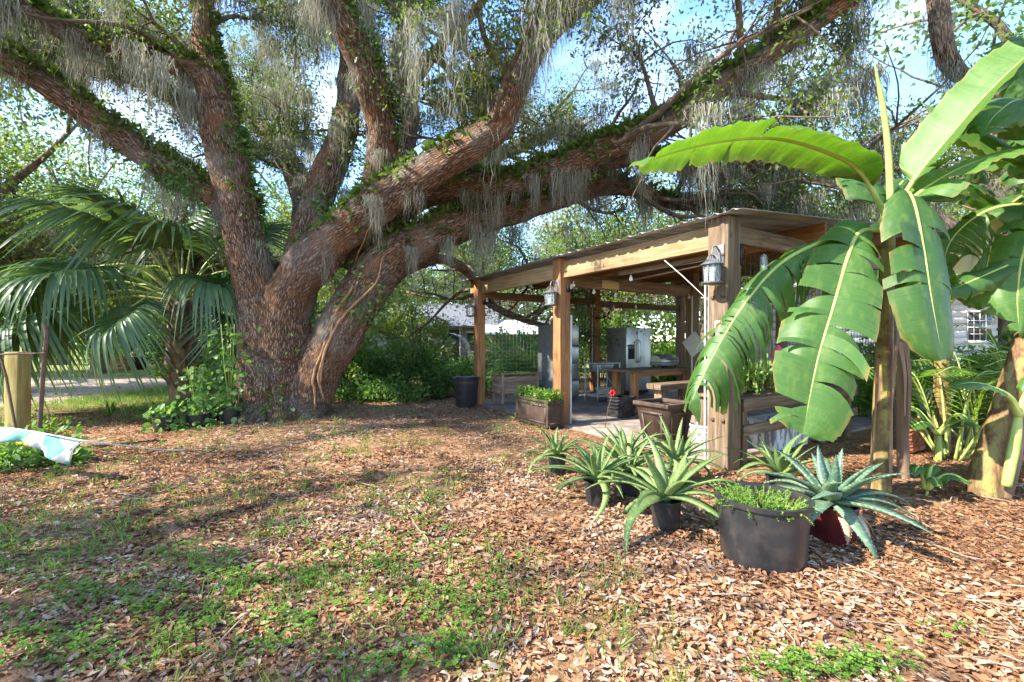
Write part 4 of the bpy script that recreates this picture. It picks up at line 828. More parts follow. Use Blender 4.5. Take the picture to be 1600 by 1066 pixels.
for k in range(5): MB().lathe([(0.22+0.012*k, 0.02+k*0.05), (0.232+0.012*k, 0.03+k*0.05), (0.235+0.012*k, 0.055+k*0.05), (0.225+0.012*k, 0.065+k*0.05)], 24).build('hoop', W_ORANGE, t, smooth=True)
for k in range(20): a = k*pi/10; MB().tube(np.array([(0.212*math.cos(a), 0.212*math.sin(a), 0.0), (0.265*math.cos(a), 0.265*math.sin(a), 0.285)]), 0.012, 5).build('stave', W_PALE, t)
o = link('hanging_board', MB().box(-0.011, 0.011, -0.2, 0.2, -0.2, 0.2).mesh('sack', M_CONDUIT), None, loc=tuple(PV(3.33, BAY-0.16, 1.38)), rot=(0.9, 0, PVA)); bevel(o, 0.01); tag(o, 'grey square board hung by its corner on the back post', 'board')
t = thing('red_garden_stake', 'thin garden stake with a red flower ornament beside the herb trough', 'ornament', tuple(PV(0.35, 2.35, 0.028)))
MB().tube(np.array([(0, 0, 0), (0.05, 0.02, 0.3), (0.13, 0.03, 0.55)]), 0.006, 5).build('stake', M_RUST, t)
for k in range(6): a = k*pi/3; MB().lathe([(0, -0.022), (0.02, -0.012), (0.022, 0.008), (0.0, 0.022)], 8).build('petal', M_REDP, t, smooth=True, loc=(0.13+0.035*math.cos(a), 0.03, 0.57+0.035*math.sin(a)))
# black waste tub and slatted raised planter at the far post
t = thing('black_tub', 'tall black plastic tub standing against the farthest eave post', 'tub', tuple(PV(-0.42, 5.95, 0.0)))
MB().lathe([(0.0, 0.0), (0.22, 0.0), (0.225, 0.02), (0.285, 0.60), (0.305, 0.605), (0.31, 0.64), (0.30, 0.65), (0.27, 0.64), (0.21, 0.05), (0.0, 0.05)], 32).build('body', M_NURSERY, t, smooth=True)
MB().lathe([(0.27, 0.53), (0.292, 0.533), (0.292, 0.553), (0.27, 0.555)], 32).build('rib', M_NURSERY, t, smooth=True)
t = atpv('raised_planter', 'raised wooden planter box on legs between the far post and the fridge', 'planter', 0.35, 5.65, 0.028)
for x in (0, 0.95):
    for y in (0, 0.42): beam('leg', (x, y, 0), (x, y, 0.66), 0.06, 0.06, W_PLANTER, t)
for z in (0.29, 0.42, 0.55): beam('side_board', (0.035, -0.02, z), (0.915, -0.02, z), 0.02, 0.125, W_PLANTER, t, 0.003); beam('side_board', (0.035, 0.44, z), (0.915, 0.44, z), 0.02, 0.125, W_PLANTER, t, 0.003); beam('end_board', (-0.02, 0.035, z), (-0.02, 0.385, z), 0.02, 0.125, W_PLANTER, t, 0.003); beam('end_board', (0.97, 0.035, z), (0.97, 0.385, z), 0.02, 0.125, W_PLANTER, t, 0.003)
for y in (-0.02, 0.44): beam('cap_rail', (-0.06, y, 0.676), (1.01, y, 0.676), 0.09, 0.026, W_PLANTER, t, 0.003)
MB().box(-0.005, 0.955, 0.0, 0.42, 0.3, 0.6).build('soil', M_SOIL, t); kind(link('herbs', foliage(500, (0.45, 0.2, 0.64), (0.4, 0.18, 0.05), 0.05, 0.6, 'bright_leaf'), t), 'stuff')
# ------------------------------------------------------------------ bananas
def ban_extra(nt, c):
    v = coords(nt, 'Attr', (1, 1, 1), False); st = noise(nt, nd(nt, 'ShaderNodeMapping', {'Vector': v, 'Scale': (70, 1.5, 1)}).outputs[0], 1.0, 3, 0.6)
    c = mixc(nt, ramp(nt, st, [(0.35, (0.5,)*3), (0.65, (0, 0, 0))]), c, (0.04, 0.12, 0.02))
    bl = noise(nt, nd(nt, 'ShaderNodeMapping', {'Vector': v, 'Scale': (7, 5, 1)}).outputs[0], 1.0, 5, 0.65); c = mixc(nt, ramp(nt, bl, [(0.5, (0, 0, 0)), (0.7, (0.45,)*3)]), c, (0.20, 0.28, 0.06)); sp2 = noise(nt, nd(nt, 'ShaderNodeMapping', {'Vector': v, 'Scale': (40, 18, 1)}).outputs[0], 1.0, 2, 0.5); c = mixc(nt, ramp(nt, sp2, [(0.72, (0, 0, 0)), (0.76, (0.8,)*3)]), c, (0.16, 0.11, 0.04))
    sp = nd(nt, 'ShaderNodeSeparateXYZ', {0: v}).outputs[1]
    ed = nd(nt, 'ShaderNodeMath', {0: sp}, operation='ABSOLUTE').outputs[0]
    c = mixc(nt, mul_(nt, step_(nt, ed, 0.90, 0.99), ramp(nt, noise(nt, v, 9, 3), [(0.40, (0, 0, 0)), (0.6, (0.8,)*3)])), c, (0.30, 0.20, 0.06))
    return c
def step_(nt, sock, a, b): return nd(nt, 'ShaderNodeMapRange', {0: sock, 1: a, 2: b}).outputs[0]
def mul_(nt, a, b): return nd(nt, 'ShaderNodeMath', {0: a, 1: b}, operation='MULTIPLY').outputs[0]
MAT['banana'] = leafmat('banana_leaf', [(0, (0.045, 0.115, 0.032)), (0.5, (0.075, 0.17, 0.036)), (1, (0.125, 0.245, 0.042))], 0.40, tint=(1.5, 1.6, 0.4), rough=0.46, spec=0.4, extra=ban_extra)
MAT['banana_dry'] = leafmat('banana_leaf_yellowing', [(0, (0.40, 0.33, 0.08)), (0.6, (0.58, 0.50, 0.20)), (1, (0.7, 0.62, 0.38))], 0.4, tint=(1.2, 1.1, 0.6))
M_RIB = pmat('banana_midrib', [(0.3, (0.26, 0.34, 0.08)), (0.7, (0.40, 0.46, 0.13))], 8, 0.45, 0.1)
M_STEM = pmat('banana_stem', [(0.30, (0.05, 0.028, 0.015)), (0.43, (0.17, 0.095, 0.04)), (0.54, (0.25, 0.19, 0.06)), (0.66, (0.22, 0.22, 0.06)), (0.8, (0.31, 0.25, 0.10))], 16, 0.65, 0.9, stretch=(1, 1, 0.10), dirt=(0.10, 0.05, 0.022), dscale=8.0, bdist=0.03)
M_DEADSTEM = pmat('dry_banana_stem', [(0.3, (0.08, 0.045, 0.025)), (0.5, (0.20, 0.12, 0.07)), (0.7, (0.31, 0.21, 0.13))], 7, 0.85, 0.7, stretch=(1, 1, 0.12), bdist=0.02)
def banana_leaf(root, rib, W, nrm=(0, 0, 1), droop=0.5, tears=8, tear=0.25, pet=0.15, hue=0.5, seed=0, mat='banana', ripple=0.02, hang=0.0, asym=1.0, prof=None, label=None):
    r = np.random.default_rng(seed); p = spline(np.asarray(rib, float), 0.03); al = np.r_[0, np.cumsum(np.linalg.norm(np.diff(p, axis=0), axis=1))]; T = al[-1]
    tg = np.gradient(p, axis=0); tg /= np.linalg.norm(tg, axis=1)[:, None]; nrm = np.asarray(nrm, float)
    sd_ = np.cross(tg, nrm); sd_ /= np.linalg.norm(sd_, axis=1)[:, None]+1e-9; up = np.cross(sd_, tg)
    at = lambda A, t: np.stack([np.interp(t*T, al, A[:, k]) for k in range(3)], -1)
    V, Fq, R, B = [], [], [], []; base = 0; NS = 6
    for side in (-1, 1):
        cuts = np.sort(np.r_[pet, 1.0, pet+(1-pet)*r.uniform(0.05, 0.97, tears)]) if tears else np.array([pet, 1.0])
        for a, b_ in zip(cuts[:-1], cuts[1:]):
            if b_-a < 0.008: continue
            nt_ = max(2, int((b_-a)*T/0.04)); tt = np.linspace(a, b_, nt_+1); mid = (a+b_)/2
            dr = droop+(r.normal()*0.22 if tears else 0); tw = r.normal()*0.05 if tears else 0; sh = tear*r.uniform(0.3, 1.0) if tears else 0; lean = r.uniform(0.0, 0.06) if tears else 0.03
            for s in np.linspace(0, 1, NS):
                g = tt*(1-sh*s*s)+mid*sh*s*s+lean*s*s; g = np.clip(g, 0, 1)
                u = (tt-pet)/(1-pet); w = (W*np.clip(1.35*np.sin(pi*np.clip(u, 0, 1)**0.72)**0.62, 0, 1) if prof is None else W*np.interp(u, *prof))*(asym if side > 0 else 1)
                ang = dr*s; pr = at(p, tt)*0.35+at(p, g)*0.65 if tears else at(p, g)
                pr = at(p, tt)+(at(p, g)-at(p, tt))*s
                q = pr+side*at(sd_, tt)*(w*s*math.cos(ang))[:, None]-at(up, tt)*(w*s*math.sin(ang))[:, None]+at(up, tt)*(w*0.22*math.sin(pi*s*0.9)*0.5)[:, None]
                q[:, 2] -= hang*(w*s**1.5)+ripple*s*np.sin(tt*T*23+seed)*0.6+0.012*s*np.sin(tt*T*61+seed*3)
                q = q+at(tg, tt)*tw*s
                V.append(q); R.append(np.full(nt_+1, np.clip(hue+r.normal()*0.03, 0, 1))); B.append(np.stack([tt*T, np.full(nt_+1, side*s), np.full(nt_+1, seed*1.7)], -1))
            i = base+np.arange(NS-1)[:, None]*(nt_+1)+np.arange(nt_)[None]; i = i.ravel()
            Fq.append(np.stack([i, i+1, i+nt_+2, i+nt_+1], -1)); base += NS*(nt_+1)
    o = wlink('leaf', mk('banana_leaf', np.concatenate(V), np.concatenate(Fq), MAT[mat], True, {'rnd': np.concatenate(R), 'bco': np.concatenate(B)}), root)
    if label: o['label'] = label
    rr_ = np.interp(al/T, [0, pet, 0.6, 1], [0.030, 0.022, 0.012, 0.003]); c = link('midrib', MB().tube(p-up*0.004, rr_, 8).mesh('rib', M_RIB, True), o)
    return o
def stem(root, pts, radii, mat, name='stem', seed=0):
    s = spline(np.c_[np.array(pts), radii], 0.03); v_, q_, ex = tubearr(s[:, :3], s[:, 3], 24)
    c = s[:, None, :3].repeat(24, 1).reshape(-1, 3); d = v_-c; a = np.arctan2(d[:, 1], d[:, 0]); n = fbm(np.stack([np.cos(a)*3.0, np.sin(a)*3.0, v_[:, 2]*1.2+seed], -1), seed, 3)-0.5; v_ = c+d*(1+0.38*n)[:, None]
    return wlink(name, mk('stem', v_, [q_]+[np.array([e]) for e in ex], mat, True), root)
B1 = np.array([3.56, 4.42, 0.0])
b1 = thing('banana_plant', 'tall banana plant with broad torn leaves beside the pavilion end', 'banana plant', tuple(B1))
stem(b1, [P(1374, 790, 4.42), P(1376, 720, 4.42), P(1380, 600, 4.40), P(1384, 470, 4.38), P(1388, 370, 4.36), P(1390, 318, 4.36)], [0.085, 0.078, 0.072, 0.064, 0.056, 0.045], M_STEM, seed=2)
for sd2, pts in ((3, [(1372,560,4.28),(1368,640,4.26),(1362,720,4.25),(1356,772,4.26)]), (4, [(1400,540,4.30),(1394,640,4.29),(1392,740,4.29)])):
    s = spline(np.array([P(*q) for q in pts]), 0.05); n = len(s); wv = 0.014+0.006*np.sin(np.linspace(0, 9, n)); sdv = np.array([1, 0.2, 0]); v_ = np.concatenate([s-sdv*wv[:, None], s+sdv*wv[:, None]]); i = np.arange(n-1)
    wlink('dry_sheath', mk('sheath', v_, np.stack([i, i+1, i+n+1, i+n], -1), M_DEADSTEM, True), b1)
PX = lambda L: [P(*q) for q in L]
banana_leaf(b1, PX([(1388,345,4.36),(1345,270,4.25),(1292,238,4.15),(1205,216,4.0),(1100,226,3.85),(990,258,3.75)]), 0.30, nrm=(0.10, 0.28, 0.95), droop=0.38, tears=2, tear=0.10, pet=0.13, hue=0.95, seed=1, ripple=0.02, asym=0.72)
banana_leaf(b1, PX([(1385,360,4.30),(1345,362,4.15),(1326,398,4.0),(1302,480,3.85),(1277,565,3.75),(1254,678,3.70)]), 0.345, nrm=(-0.35, -0.93, 0.25), droop=0.22, tears=14, tear=0.16, pet=0.10, hue=0.55, seed=2, ripple=0.015, hang=0.10, prof=([0, 0.06, 0.2, 0.55, 0.8, 0.93, 1.0], [0.35, 0.62, 0.8, 1.0, 0.92, 0.68, 0.25]))
banana_leaf(b1, PX([(1390,340,4.30),(1412,302,4.15),(1428,318,4.0),(1444,395,3.85),(1456,470,3.75),(1473,562,3.70)]), 0.38, nrm=(0.25, -0.95, 0.25), droop=0.30, tears=4, tear=0.10, pet=0.14, hue=0.35, seed=3, ripple=0.012, hang=0.06, asym=0.85, prof=([0, 0.06, 0.2, 0.6, 0.85, 0.95, 1.0], [0.5, 0.75, 0.95, 1.0, 0.85, 0.6, 0.2]))
banana_leaf(b1, PX([(1382,350,4.36),(1300,372,4.3),(1222,410,4.25),(1160,480,4.2),(1112,560,4.15),(1082,625,4.1)]), 0.36, nrm=(-0.45, -0.75, 0.55), droop=0.9, tears=44, tear=0.75, pet=0.18, hue=0.4, seed=4, hang=0.75)
sp_ = np.array(PX([(1392,330,4.36),(1388,240,4.36),(1380,170,4.34),(1366,98,4.3)])); wlink('leaf_spear', MB().tube(spline(sp_, 0.04), np.interp(np.linspace(0, 1, len(spline(sp_, 0.04))), [0, 0.3, 0.8, 1], [0.03, 0.03, 0.022, 0.004]), 10).mesh('spear', M_RIB, True), b1)
banana_leaf(b1, PX([(1394,340,4.36),(1425,285,4.25),(1482,215,4.1),(1548,140,3.95),(1625,70,3.8),(1690,30,3.7)]), 0.30, nrm=(-0.55, -0.35, 0.75), droop=-0.25, tears=2, tear=0.08, pet=0.16, hue=0.8, seed=5)
banana_leaf(b1, PX([(1394,350,4.36),(1425,310,4.28),(1490,268,4.15),(1560,242,4.0),(1640,228,3.85)]), 0.27, nrm=(-0.15, -0.45, 0.88), droop=0.35, tears=4, tear=0.12, pet=0.18, hue=0.85, seed=6)
banana_leaf(b1, PX([(1386,345,4.42),(1360,290,4.65),(1330,262,4.9),(1270,250,5.2)]), 0.28, nrm=(0.1, -0.3, 0.9), droop=0.5, tears=3, pet=0.15, hue=0.15, seed=7)
banana_leaf(b1, PX([(1396,350,4.42),(1440,300,4.7),(1500,290,5.0),(1570,330,5.3)]), 0.30, nrm=(0, -0.4, 0.9), droop=0.4, tears=4, pet=0.15, hue=0.2, seed=8)
banana_leaf(b1, PX([(1390,350,4.42),(1400,300,4.75),(1420,280,5.1),(1450,300,5.5)]), 0.28, nrm=(0, -0.4, 0.9), droop=0.4, tears=3, pet=0.15, hue=0.2, seed=9)
# dead leaning stem and rag of old leaf
bd = thing('dead_banana_stem', 'dry brown dead banana stem standing behind the green one', 'banana stem', tuple(G(1412, 740)))
stem(bd, [P(1412, 752, 4.85), P(1410, 660, 4.85), P(1411, 580, 4.85), P(1413, 530, 4.85)], [0.055, 0.052, 0.05, 0.045], M_DEADSTEM, seed=5)
for k, (x, y) in enumerate(((1398, 545), (1420, 560), (1406, 535))):
    s = np.array([P(x, y, 4.8), P(x-4+k*6, y+50, 4.76), P(x-8+k*8, y+115, 4.75)]); s = spline(s, 0.05); n = len(s); wv = np.linspace(0.035, 0.01, n)[:, None]*np.array([1, 0.3, 0]); i = np.arange(n-1)
    wlink('dry_leaf', mk('rag', np.concatenate([s-wv, s+wv]), np.stack([i, i+1, i+n+1, i+n], -1), M_DEADSTEM, True), bd)
# thick leaning banana at the right edge
B3 = G(1538, 772)
b3 = thing('banana_plant', 'thick leaning banana plant with flaking brown and yellow stem', 'banana plant', tuple(B3))
stem(b3, [P(1536, 790, 4.3), P(1548, 730, 4.3), P(1575, 640, 4.32), P(1606, 540, 4.35), P(1640, 430, 4.4), P(1665, 330, 4.4)], [0.165, 0.14, 0.125, 0.11, 0.095, 0.07], M_STEM, seed=9)
stem(b3, [P(1568, 780, 4.18), P(1580, 730, 4.18), P(1592, 660, 4.2), P(1600, 620, 4.25)], [0.05, 0.055, 0.045, 0.03], M_DEADSTEM, 'old_sheath', seed=11)
banana_leaf(b3, PX([(1665,330,4.4),(1640,235,4.3),(1600,160,4.2),(1560,175,4.1),(1530,215,4.05)]), 0.33, nrm=(-0.4, -0.6, 0.7), droop=0.5, tears=3, pet=0.2, hue=0.3, seed=12)
banana_leaf(b3, PX([(1665,330,4.4),(1620,260,4.5),(1560,220,4.6),(1500,190,4.7),(1440,160,4.8)]), 0.28, nrm=(0.0, -0.45, 0.9), droop=0.4, tears=4, pet=0.2, hue=0.6, seed=13)
banana_leaf(b3, PX([(1665,335,4.45),(1600,320,4.6),(1540,330,4.75),(1490,370,4.9),(1470,420,5.0)]), 0.30, nrm=(-0.2, -0.6, 0.8), droop=0.8, tears=16, tear=0.4, pet=0.15, hue=0.3, seed=14, hang=0.3)
banana_leaf(b3, PX([(1660,345,4.4),(1600,400,4.4),(1550,425,4.45),(1480,455,4.5)]), 0.16, nrm=(0.1, -0.75, 0.65), droop=0.5, tears=4, pet=0.2, hue=0.2, seed=15)
banana_leaf(b3, PX([(1655,360,4.6),(1590,330,4.75),(1545,345,4.85),(1525,380,4.85),(1515,425,4.85)]), 0.16, nrm=(-0.2, -0.9, 0.3), droop=0.7, tears=5, tear=0.3, pet=0.3, hue=0.9, seed=16, mat='banana_dry', hang=0.2, label='yellowing drooping banana leaf')
for k, (tx, ty, dd, hu) in enumerate(((1700, 120, 3.9, 0.5), (1760, 260, 3.8, 0.6), (1720, 200, 5.2, 0.3), (1600, 60, 5.4, 0.4))):
    banana_leaf(b3, PX([(1665,335,4.4),((1665+tx)/2, 200, (4.4+dd)/2),(tx, ty, dd),(tx+(60 if k < 3 else -60), ty+90, dd)]), 0.3, nrm=(0, -0.4, 0.9), droop=0.5, tears=3, pet=0.2, hue=hu, seed=20+k)
for k, L_ in enumerate(([(1665,335,4.6),(1620,300,4.9),(1570,330,5.2),(1545,400,5.3),(1540,470,5.35)], [(1665,340,4.5),(1630,330,4.5),(1600,390,4.4),(1590,460,4.35),(1592,520,4.3)], [(1660,330,4.7),(1600,250,5.2),(1540,250,5.7),(1490,300,6.0)], [(1665,330,4.6),(1650,250,5.0),(1600,215,5.4),(1560,235,5.8)])):
    banana_leaf(b3, PX(L_), 0.26, nrm=(-0.3, -0.7, 0.6), droop=0.5, tears=10, tear=0.3, pet=0.18, hue=[0.3, 0.7, 0.2, 0.5][k], seed=70+k, hang=0.2)
b4 = thing('banana_plant', 'younger banana plant growing behind the two main stems', 'banana plant', tuple(np.array([5.75, 6.1, 0])))
stem(b4, [(5.75, 6.1, -0.05), (5.76, 6.1, 1.0), (5.78, 6.1, 1.9)], [0.10, 0.085, 0.06], M_STEM, seed=15)
for k in range(7):
    a = k*2.4+0.5; dv = np.array([math.cos(a), math.sin(a), 0]); top = np.array([5.78, 6.1, 1.85]); banana_leaf(b4, [top, top+dv*0.3+np.array([0, 0, 0.45]), top+dv*0.85+np.array([0, 0, 0.55]), top+dv*1.4+np.array([0, 0, 0.1])], 0.24, nrm=(0, -0.2, 1), droop=0.5, tears=7, tear=0.25, pet=0.18, hue=0.3+0.09*k, seed=90+k, hang=0.1)
# side shoot on the leaning stem with its broad leaf
sh = thing('banana_sucker', 'pale green banana sucker growing against the leaning stem', 'banana plant', tuple(G(1578, 765)))
stem(sh, [P(1572, 760, 4.1), P(1585, 690, 4.1), P(1592, 640, 4.1)], [0.035, 0.04, 0.02], M_RIB)
banana_leaf(sh, PX([(1592,650,4.1),(1580,622,4.05),(1550,605,4.0),(1520,598,3.95),(1486,603,3.9)]), 0.085, nrm=(0, -0.35, 0.9), droop=0.3, tears=0, pet=0.3, hue=0.4, seed=30, ripple=0.004)
banana_leaf(sh, PX([(1592,650,4.1),(1606,610,4.1),(1640,570,4.05),(1680,560,4.0)]), 0.09, nrm=(0, -0.35, 0.9), droop=0.3, tears=0, pet=0.25, hue=0.5, seed=31, ripple=0.004)
def sucker(label, x, y, h, leaves, seed):
    b = G(x, y); t = thing('banana_sucker', label, 'banana plant', tuple(b)); top = b+np.array([0, 0, h])
    stem(t, [b-np.array([0, 0, 0.03]), b+np.array([0.01, 0, h*0.5]), top], [h*0.11, h*0.09, h*0.05], M_RIB, seed=seed)
    for k, (dx, dy, dz, W_) in enumerate(leaves):
        d = np.array([dx, dy, dz]); hor = np.array([dx, dy, 0]); banana_leaf(t, [top-np.array([0, 0, 0.05]), top+d*0.45+np.array([0, 0, 0.06]), top+hor*0.8+np.array([0, 0, dz*0.75]), top+hor+np.array([0, 0, dz*0.45])], W_, nrm=(0, -0.2, 1), droop=0.25, tears=0, pet=0.25, hue=0.35+0.1*k, seed=seed+k, ripple=0.004)
    return t
sucker('young banana sucker with four leaves between the two stems', 1465, 718, 0.36, [(-0.45, -0.1, 0.10, 0.10), (0.42, -0.15, 0.12, 0.10), (-0.3, 0.2, 0.35, 0.09), (0.1, -0.3, 0.30, 0.08)], 41)
sucker('low banana sucker in mulch beside the tall stem base', 1447, 775, 0.12, [(-0.2, -0.1, 0.22, 0.06), (0.28, -0.15, 0.10, 0.075), (0.2, 0.1, 0.18, 0.06), (-0.05, -0.2, 0.05, 0.05)], 51)
sucker('leafy banana sucker half hidden at the right edge', 1612, 745, 0.4, [(-0.35, -0.1, 0.12, 0.09), (0.3, -0.1, 0.2, 0.1), (0.0, -0.25, 0.25, 0.09)], 61)

# ------------------------------------------------------------------ pots and aloes
def aloe_extra(nt, c):
    v = coords(nt, 'Attr', (1, 1, 1), False); s = noise(nt, nd(nt, 'ShaderNodeMapping', {'Vector': v, 'Scale': (26, 60, 1)}).outputs[0], 1.0, 3, 0.6)
    return mixc(nt, ramp(nt, s, [(0.52, (0, 0, 0)), (0.64, (0.55,)*3)]), c, (0.40, 0.46, 0.25))
MAT['aloe'] = leafmat('aloe_leaf', [(0, (0.08, 0.15, 0.04)), (0.5, (0.14, 0.225, 0.065)), (1, (0.26, 0.33, 0.11))], 0.15, tint=(1.2, 1.3, 0.5), rough=0.5, spec=0.3, extra=aloe_extra)
MAT['aloe_blue'] = leafmat('aloe_blue_leaf', [(0, (0.05, 0.11, 0.065)), (0.5, (0.085, 0.16, 0.10)), (1, (0.15, 0.23, 0.14))], 0.08, tint=(1.2, 1.3, 0.6), rough=0.4, spec=0.4, extra=aloe_extra)
MAT['aloe_dry'] = leafmat('aloe_dry_leaf', [(0, (0.38, 0.24, 0.13)), (1, (0.55, 0.40, 0.27))], 0.15, tint=(1, 0.9, 0.6))
def aloe_leaf(parent, az, el, L, W_, bend, mat, hue, seed):
    r = np.random.default_rng(seed); n = 14; t = np.linspace(0, 1, n); e = el-bend*t**1.3*1.0; dz = np.cumsum(np.r_[0, np.sin(e[:-1])])*L/(n-1); dr = 0.02+np.cumsum(np.r_[0, np.cos(e[:-1])])*L/(n-1)
    az_ = az+r.normal()*0.22*t**2; c = np.stack([dr*np.cos(az_), dr*np.sin(az_), dz], -1); tg = np.gradient(c, axis=0); tg /= np.linalg.norm(tg, axis=1)[:, None]
    sd_ = np.stack([-np.sin(az_), np.cos(az_), 0*t], -1); up = np.cross(tg, sd_)*-1; up *= np.sign(up[:, 2:3]+1e-6) if el > 0 and abs(el) < 1.2 else 1
    up = np.cross(sd_, tg)*-1; 
    w = W_*np.clip(np.minimum(1.0, 0.75+t*1.1)*(1-t**1.9)**0.9, 0.004, None)*0.5; th = w*np.interp(t, [0, 0.3, 1], [0.5, 0.42, 0.5])
    rows = [c+sd_*w[:, None]+up*w[:, None]*0.22, c+up*w[:, None]*0.02, c-sd_*w[:, None]+up*w[:, None]*0.22, c-sd_*(w*0.6)[:, None]-up*(th*0.7)[:, None], c-up*th[:, None], c+sd_*(w*0.6)[:, None]-up*(th*0.7)[:, None]]
    V = np.stack(rows, 1).reshape(-1, 3); i = np.arange(n-1)[:, None]*6; j = np.arange(6)[None]; k = (j+1) % 6; Q = np.stack([i+j, i+k, i+6+k, i+6+j], -1).reshape(-1, 4)
    B = np.stack([np.tile([1, 0, -1, -0.6, 0, 0.6], n)*0.04+seed*0.37, np.repeat(t*L, 6), np.zeros(6*n)], -1)
    tv, tf = [], []
    for q in np.linspace(1.0, n-2.5, 15):
        q0 = int(q); f = q-q0; 
        for sgn, row in ((1, 0), (-1, 2)):
            a = rows[row][q0]*(1-f)+rows[row][q0+1]*f; tip = a+sd_[q0]*sgn*0.006+tg[q0]*0.005; m0 = len(V)+len(tv); tv += [a-tg[q0]*0.004, a+tg[q0]*0.006, tip]; tf.append((m0, m0+1, m0+2))
    V = np.concatenate([V, tv]); B = np.concatenate([B, np.zeros((len(tv), 3))])
    return link('leaf', mk('aloe_leaf', V, [Q, np.array(tf)], MAT[mat], True, {'rnd': np.clip(hue+np.r_[np.repeat(0.25*(1-t)-0.1, 6), np.full(len(tv), 0.4)], 0, 1), 'bco': B}), parent)
def pot(parent, r0, r1, h, mat, seg=32, lip=0.012):
    MB().lathe([(0.0, 0.0), (r0, 0.0), (r0*1.01, 0.01), (r1, h-lip*1.6), (r1+lip, h-lip*1.5), (r1+lip*1.1, h-0.004), (r1+lip*0.6, h), (r1-0.006, h-0.004), (r1-0.012, h-lip*2), (r0*0.97, 0.02), (0, 0.02)], seg).build('pot', mat, parent, smooth=True)
    MB().disc(r1*0.98-0.012, h*0.86, seg).build('soil', M_SOIL, parent)
def aloe(label, loc, L, n, seed, mat='aloe', potr=0.10, poth=0.2, potm=None, spread=1.0, dry=0, group=None, W_=0.065, tilt=None):
    r = np.random.default_rng(seed); t = thing('potted_aloe', label, 'aloe', (loc[0], loc[1], float(hgt(loc[0], loc[1]))-0.008), r.uniform(0, 6), group)
    pot(t, potr*0.85, potr, poth, potm or M_NURSERY, 28, 0.007)
    base = MB().lathe([(0.035, 0.0), (0.045, 0.06), (0.02, 0.10), (0, 0.11)], 10).build('crown_base', MAT['aloe'], t, smooth=True, loc=(0, 0, poth*0.86)); base.data.attributes.new('rnd', 'FLOAT', 'POINT')
    hold = (0, 0, poth*0.86+0.05)
    for k in range(n):
        u = (k+0.5)/n; el = 1.35-1.15*u*spread+r.normal()*0.1; bend = (0.15+1.5*u*spread)*r.uniform(0.6, 1.3); ll = L*r.uniform(0.75, 1.1)*(0.65+0.5*min(1, u*1.6)); 
        o = aloe_leaf(t, k*2.399+r.normal()*0.15, el, ll, W_*r.uniform(0.85, 1.15)*(0.8+0.3*u), bend, mat, r.uniform(0.2, 0.8), seed*50+k); o.location = hold
    for k in range(dry):
        o = aloe_leaf(t, -1.7-t.rotation_euler.z+0.35*k, -0.2, L*0.55, W_*0.8, 1.3, 'aloe_dry', 0.5, seed*50+90+k); o.location = (0, 0, poth*0.86+0.03); o['label'] = 'withered brown drooping aloe leaf'
    return t
ALG = 'aloes in black nursery pots'
aloe('small potted aloe standing apart at the end of the aloe row', (0.50, 5.05), 0.46, 17, 1, potr=0.095, poth=0.2, spread=1.0)
aloe('potted aloe with dense narrow leaves in a black nursery pot', (0.76, 4.05), 0.52, 26, 2, potr=0.115, poth=0.22, spread=1.12, W_=0.07)
aloe('largest pale potted aloe whose long leaves arch down over its pot', (1.20, 3.55), 0.64, 20, 3, potr=0.115, poth=0.24, spread=1.25, W_=0.105)
aloe('upright potted aloe at the back of the aloe group near the planter', (1.18, 4.75), 0.60, 21, 4, potr=0.11, poth=0.22, spread=0.95, W_=0.072)
aloe('potted aloe nearest the weathered corner post', (1.66, 4.62), 0.60, 20, 5, potr=0.11, poth=0.22, spread=1.05, W_=0.072)
aloe('potted aloe squeezed into the middle of the aloe group', (1.10, 4.32), 0.52, 18, 6, potr=0.10, poth=0.2, spread=1.0, W_=0.07)
aloe('mid green aloe between the big black pot and corner post', (2.45, 4.15), 0.52, 19, 7, potr=0.12, poth=0.24, spread=1.0, W_=0.08)
aloe('large blue-green spotted aloe in an oxblood glazed pot', (2.36, 3.36), 0.60, 23, 8, mat='aloe_blue', potr=0.165, poth=0.28, potm=M_RED, spread=1.1, dry=4, W_=0.12)
# big nursery pot of thyme
t = thing('nursery_pot', 'big scuffed black nursery pot overflowing with green thyme', 'pot', (1.67, 3.04, float(hgt(1.67, 3.04))-0.01))
pot(t, 0.25, 0.275, 0.44, M_NURSERY, 56, 0.02)
for k in range(5): a = -pi/2-1.0+k*0.45; MB().lathe([(0.0, 0.0), (0.010, 0.0), (0.011, 0.003), (0.004, 0.004)], 10).build('drain_hole', M_GREYSIDE, t, loc=(0.256*math.cos(a), 0.256*math.sin(a), 0.03), rot=(pi/2, 0, a+pi/2))
st, lf, ld = MB(), [], []
for k in range(420):
    a = rng.uniform(0, 2*pi); rr_ = 0.24*math.sqrt(rng.random()); p0 = np.array([rr_*math.cos(a), rr_*math.sin(a), 0.37]); out_ = np.array([math.cos(a), math.sin(a), 0])*(0.01+0.06*(rr_/0.24)**3)
    if math.cos(a-0.5) > 0.3 and rr_ > 0.13 and rng.random() < 0.9: continue
    p1 = p0+out_*0.6+np.array([0, 0, rng.uniform(0.03, 0.075)])+rng.normal(size=3)*0.012; p2 = p1+out_*0.6+np.array([0, 0, rng.uniform(-0.03, 0.03)])+rng.normal(size=3)*0.012
    st.tube(np.array([p0, p1, p2]), 0.0015, 3, False); q = np.linspace(0.1, 1, 20)[:, None]; pp = (1-q)**2*p0+2*q*(1-q)*p1+q*q*p2; lf.append(np.repeat(pp, 2, 0))
lf = np.concatenate(lf); n = len(lf); L = rng.uniform(0.009, 0.017, n); v_, f_, r_2 = leafmesh(lf, rdir(n, 0.4), rdir(n, 0.8), L, L*0.55, rng.random(n))
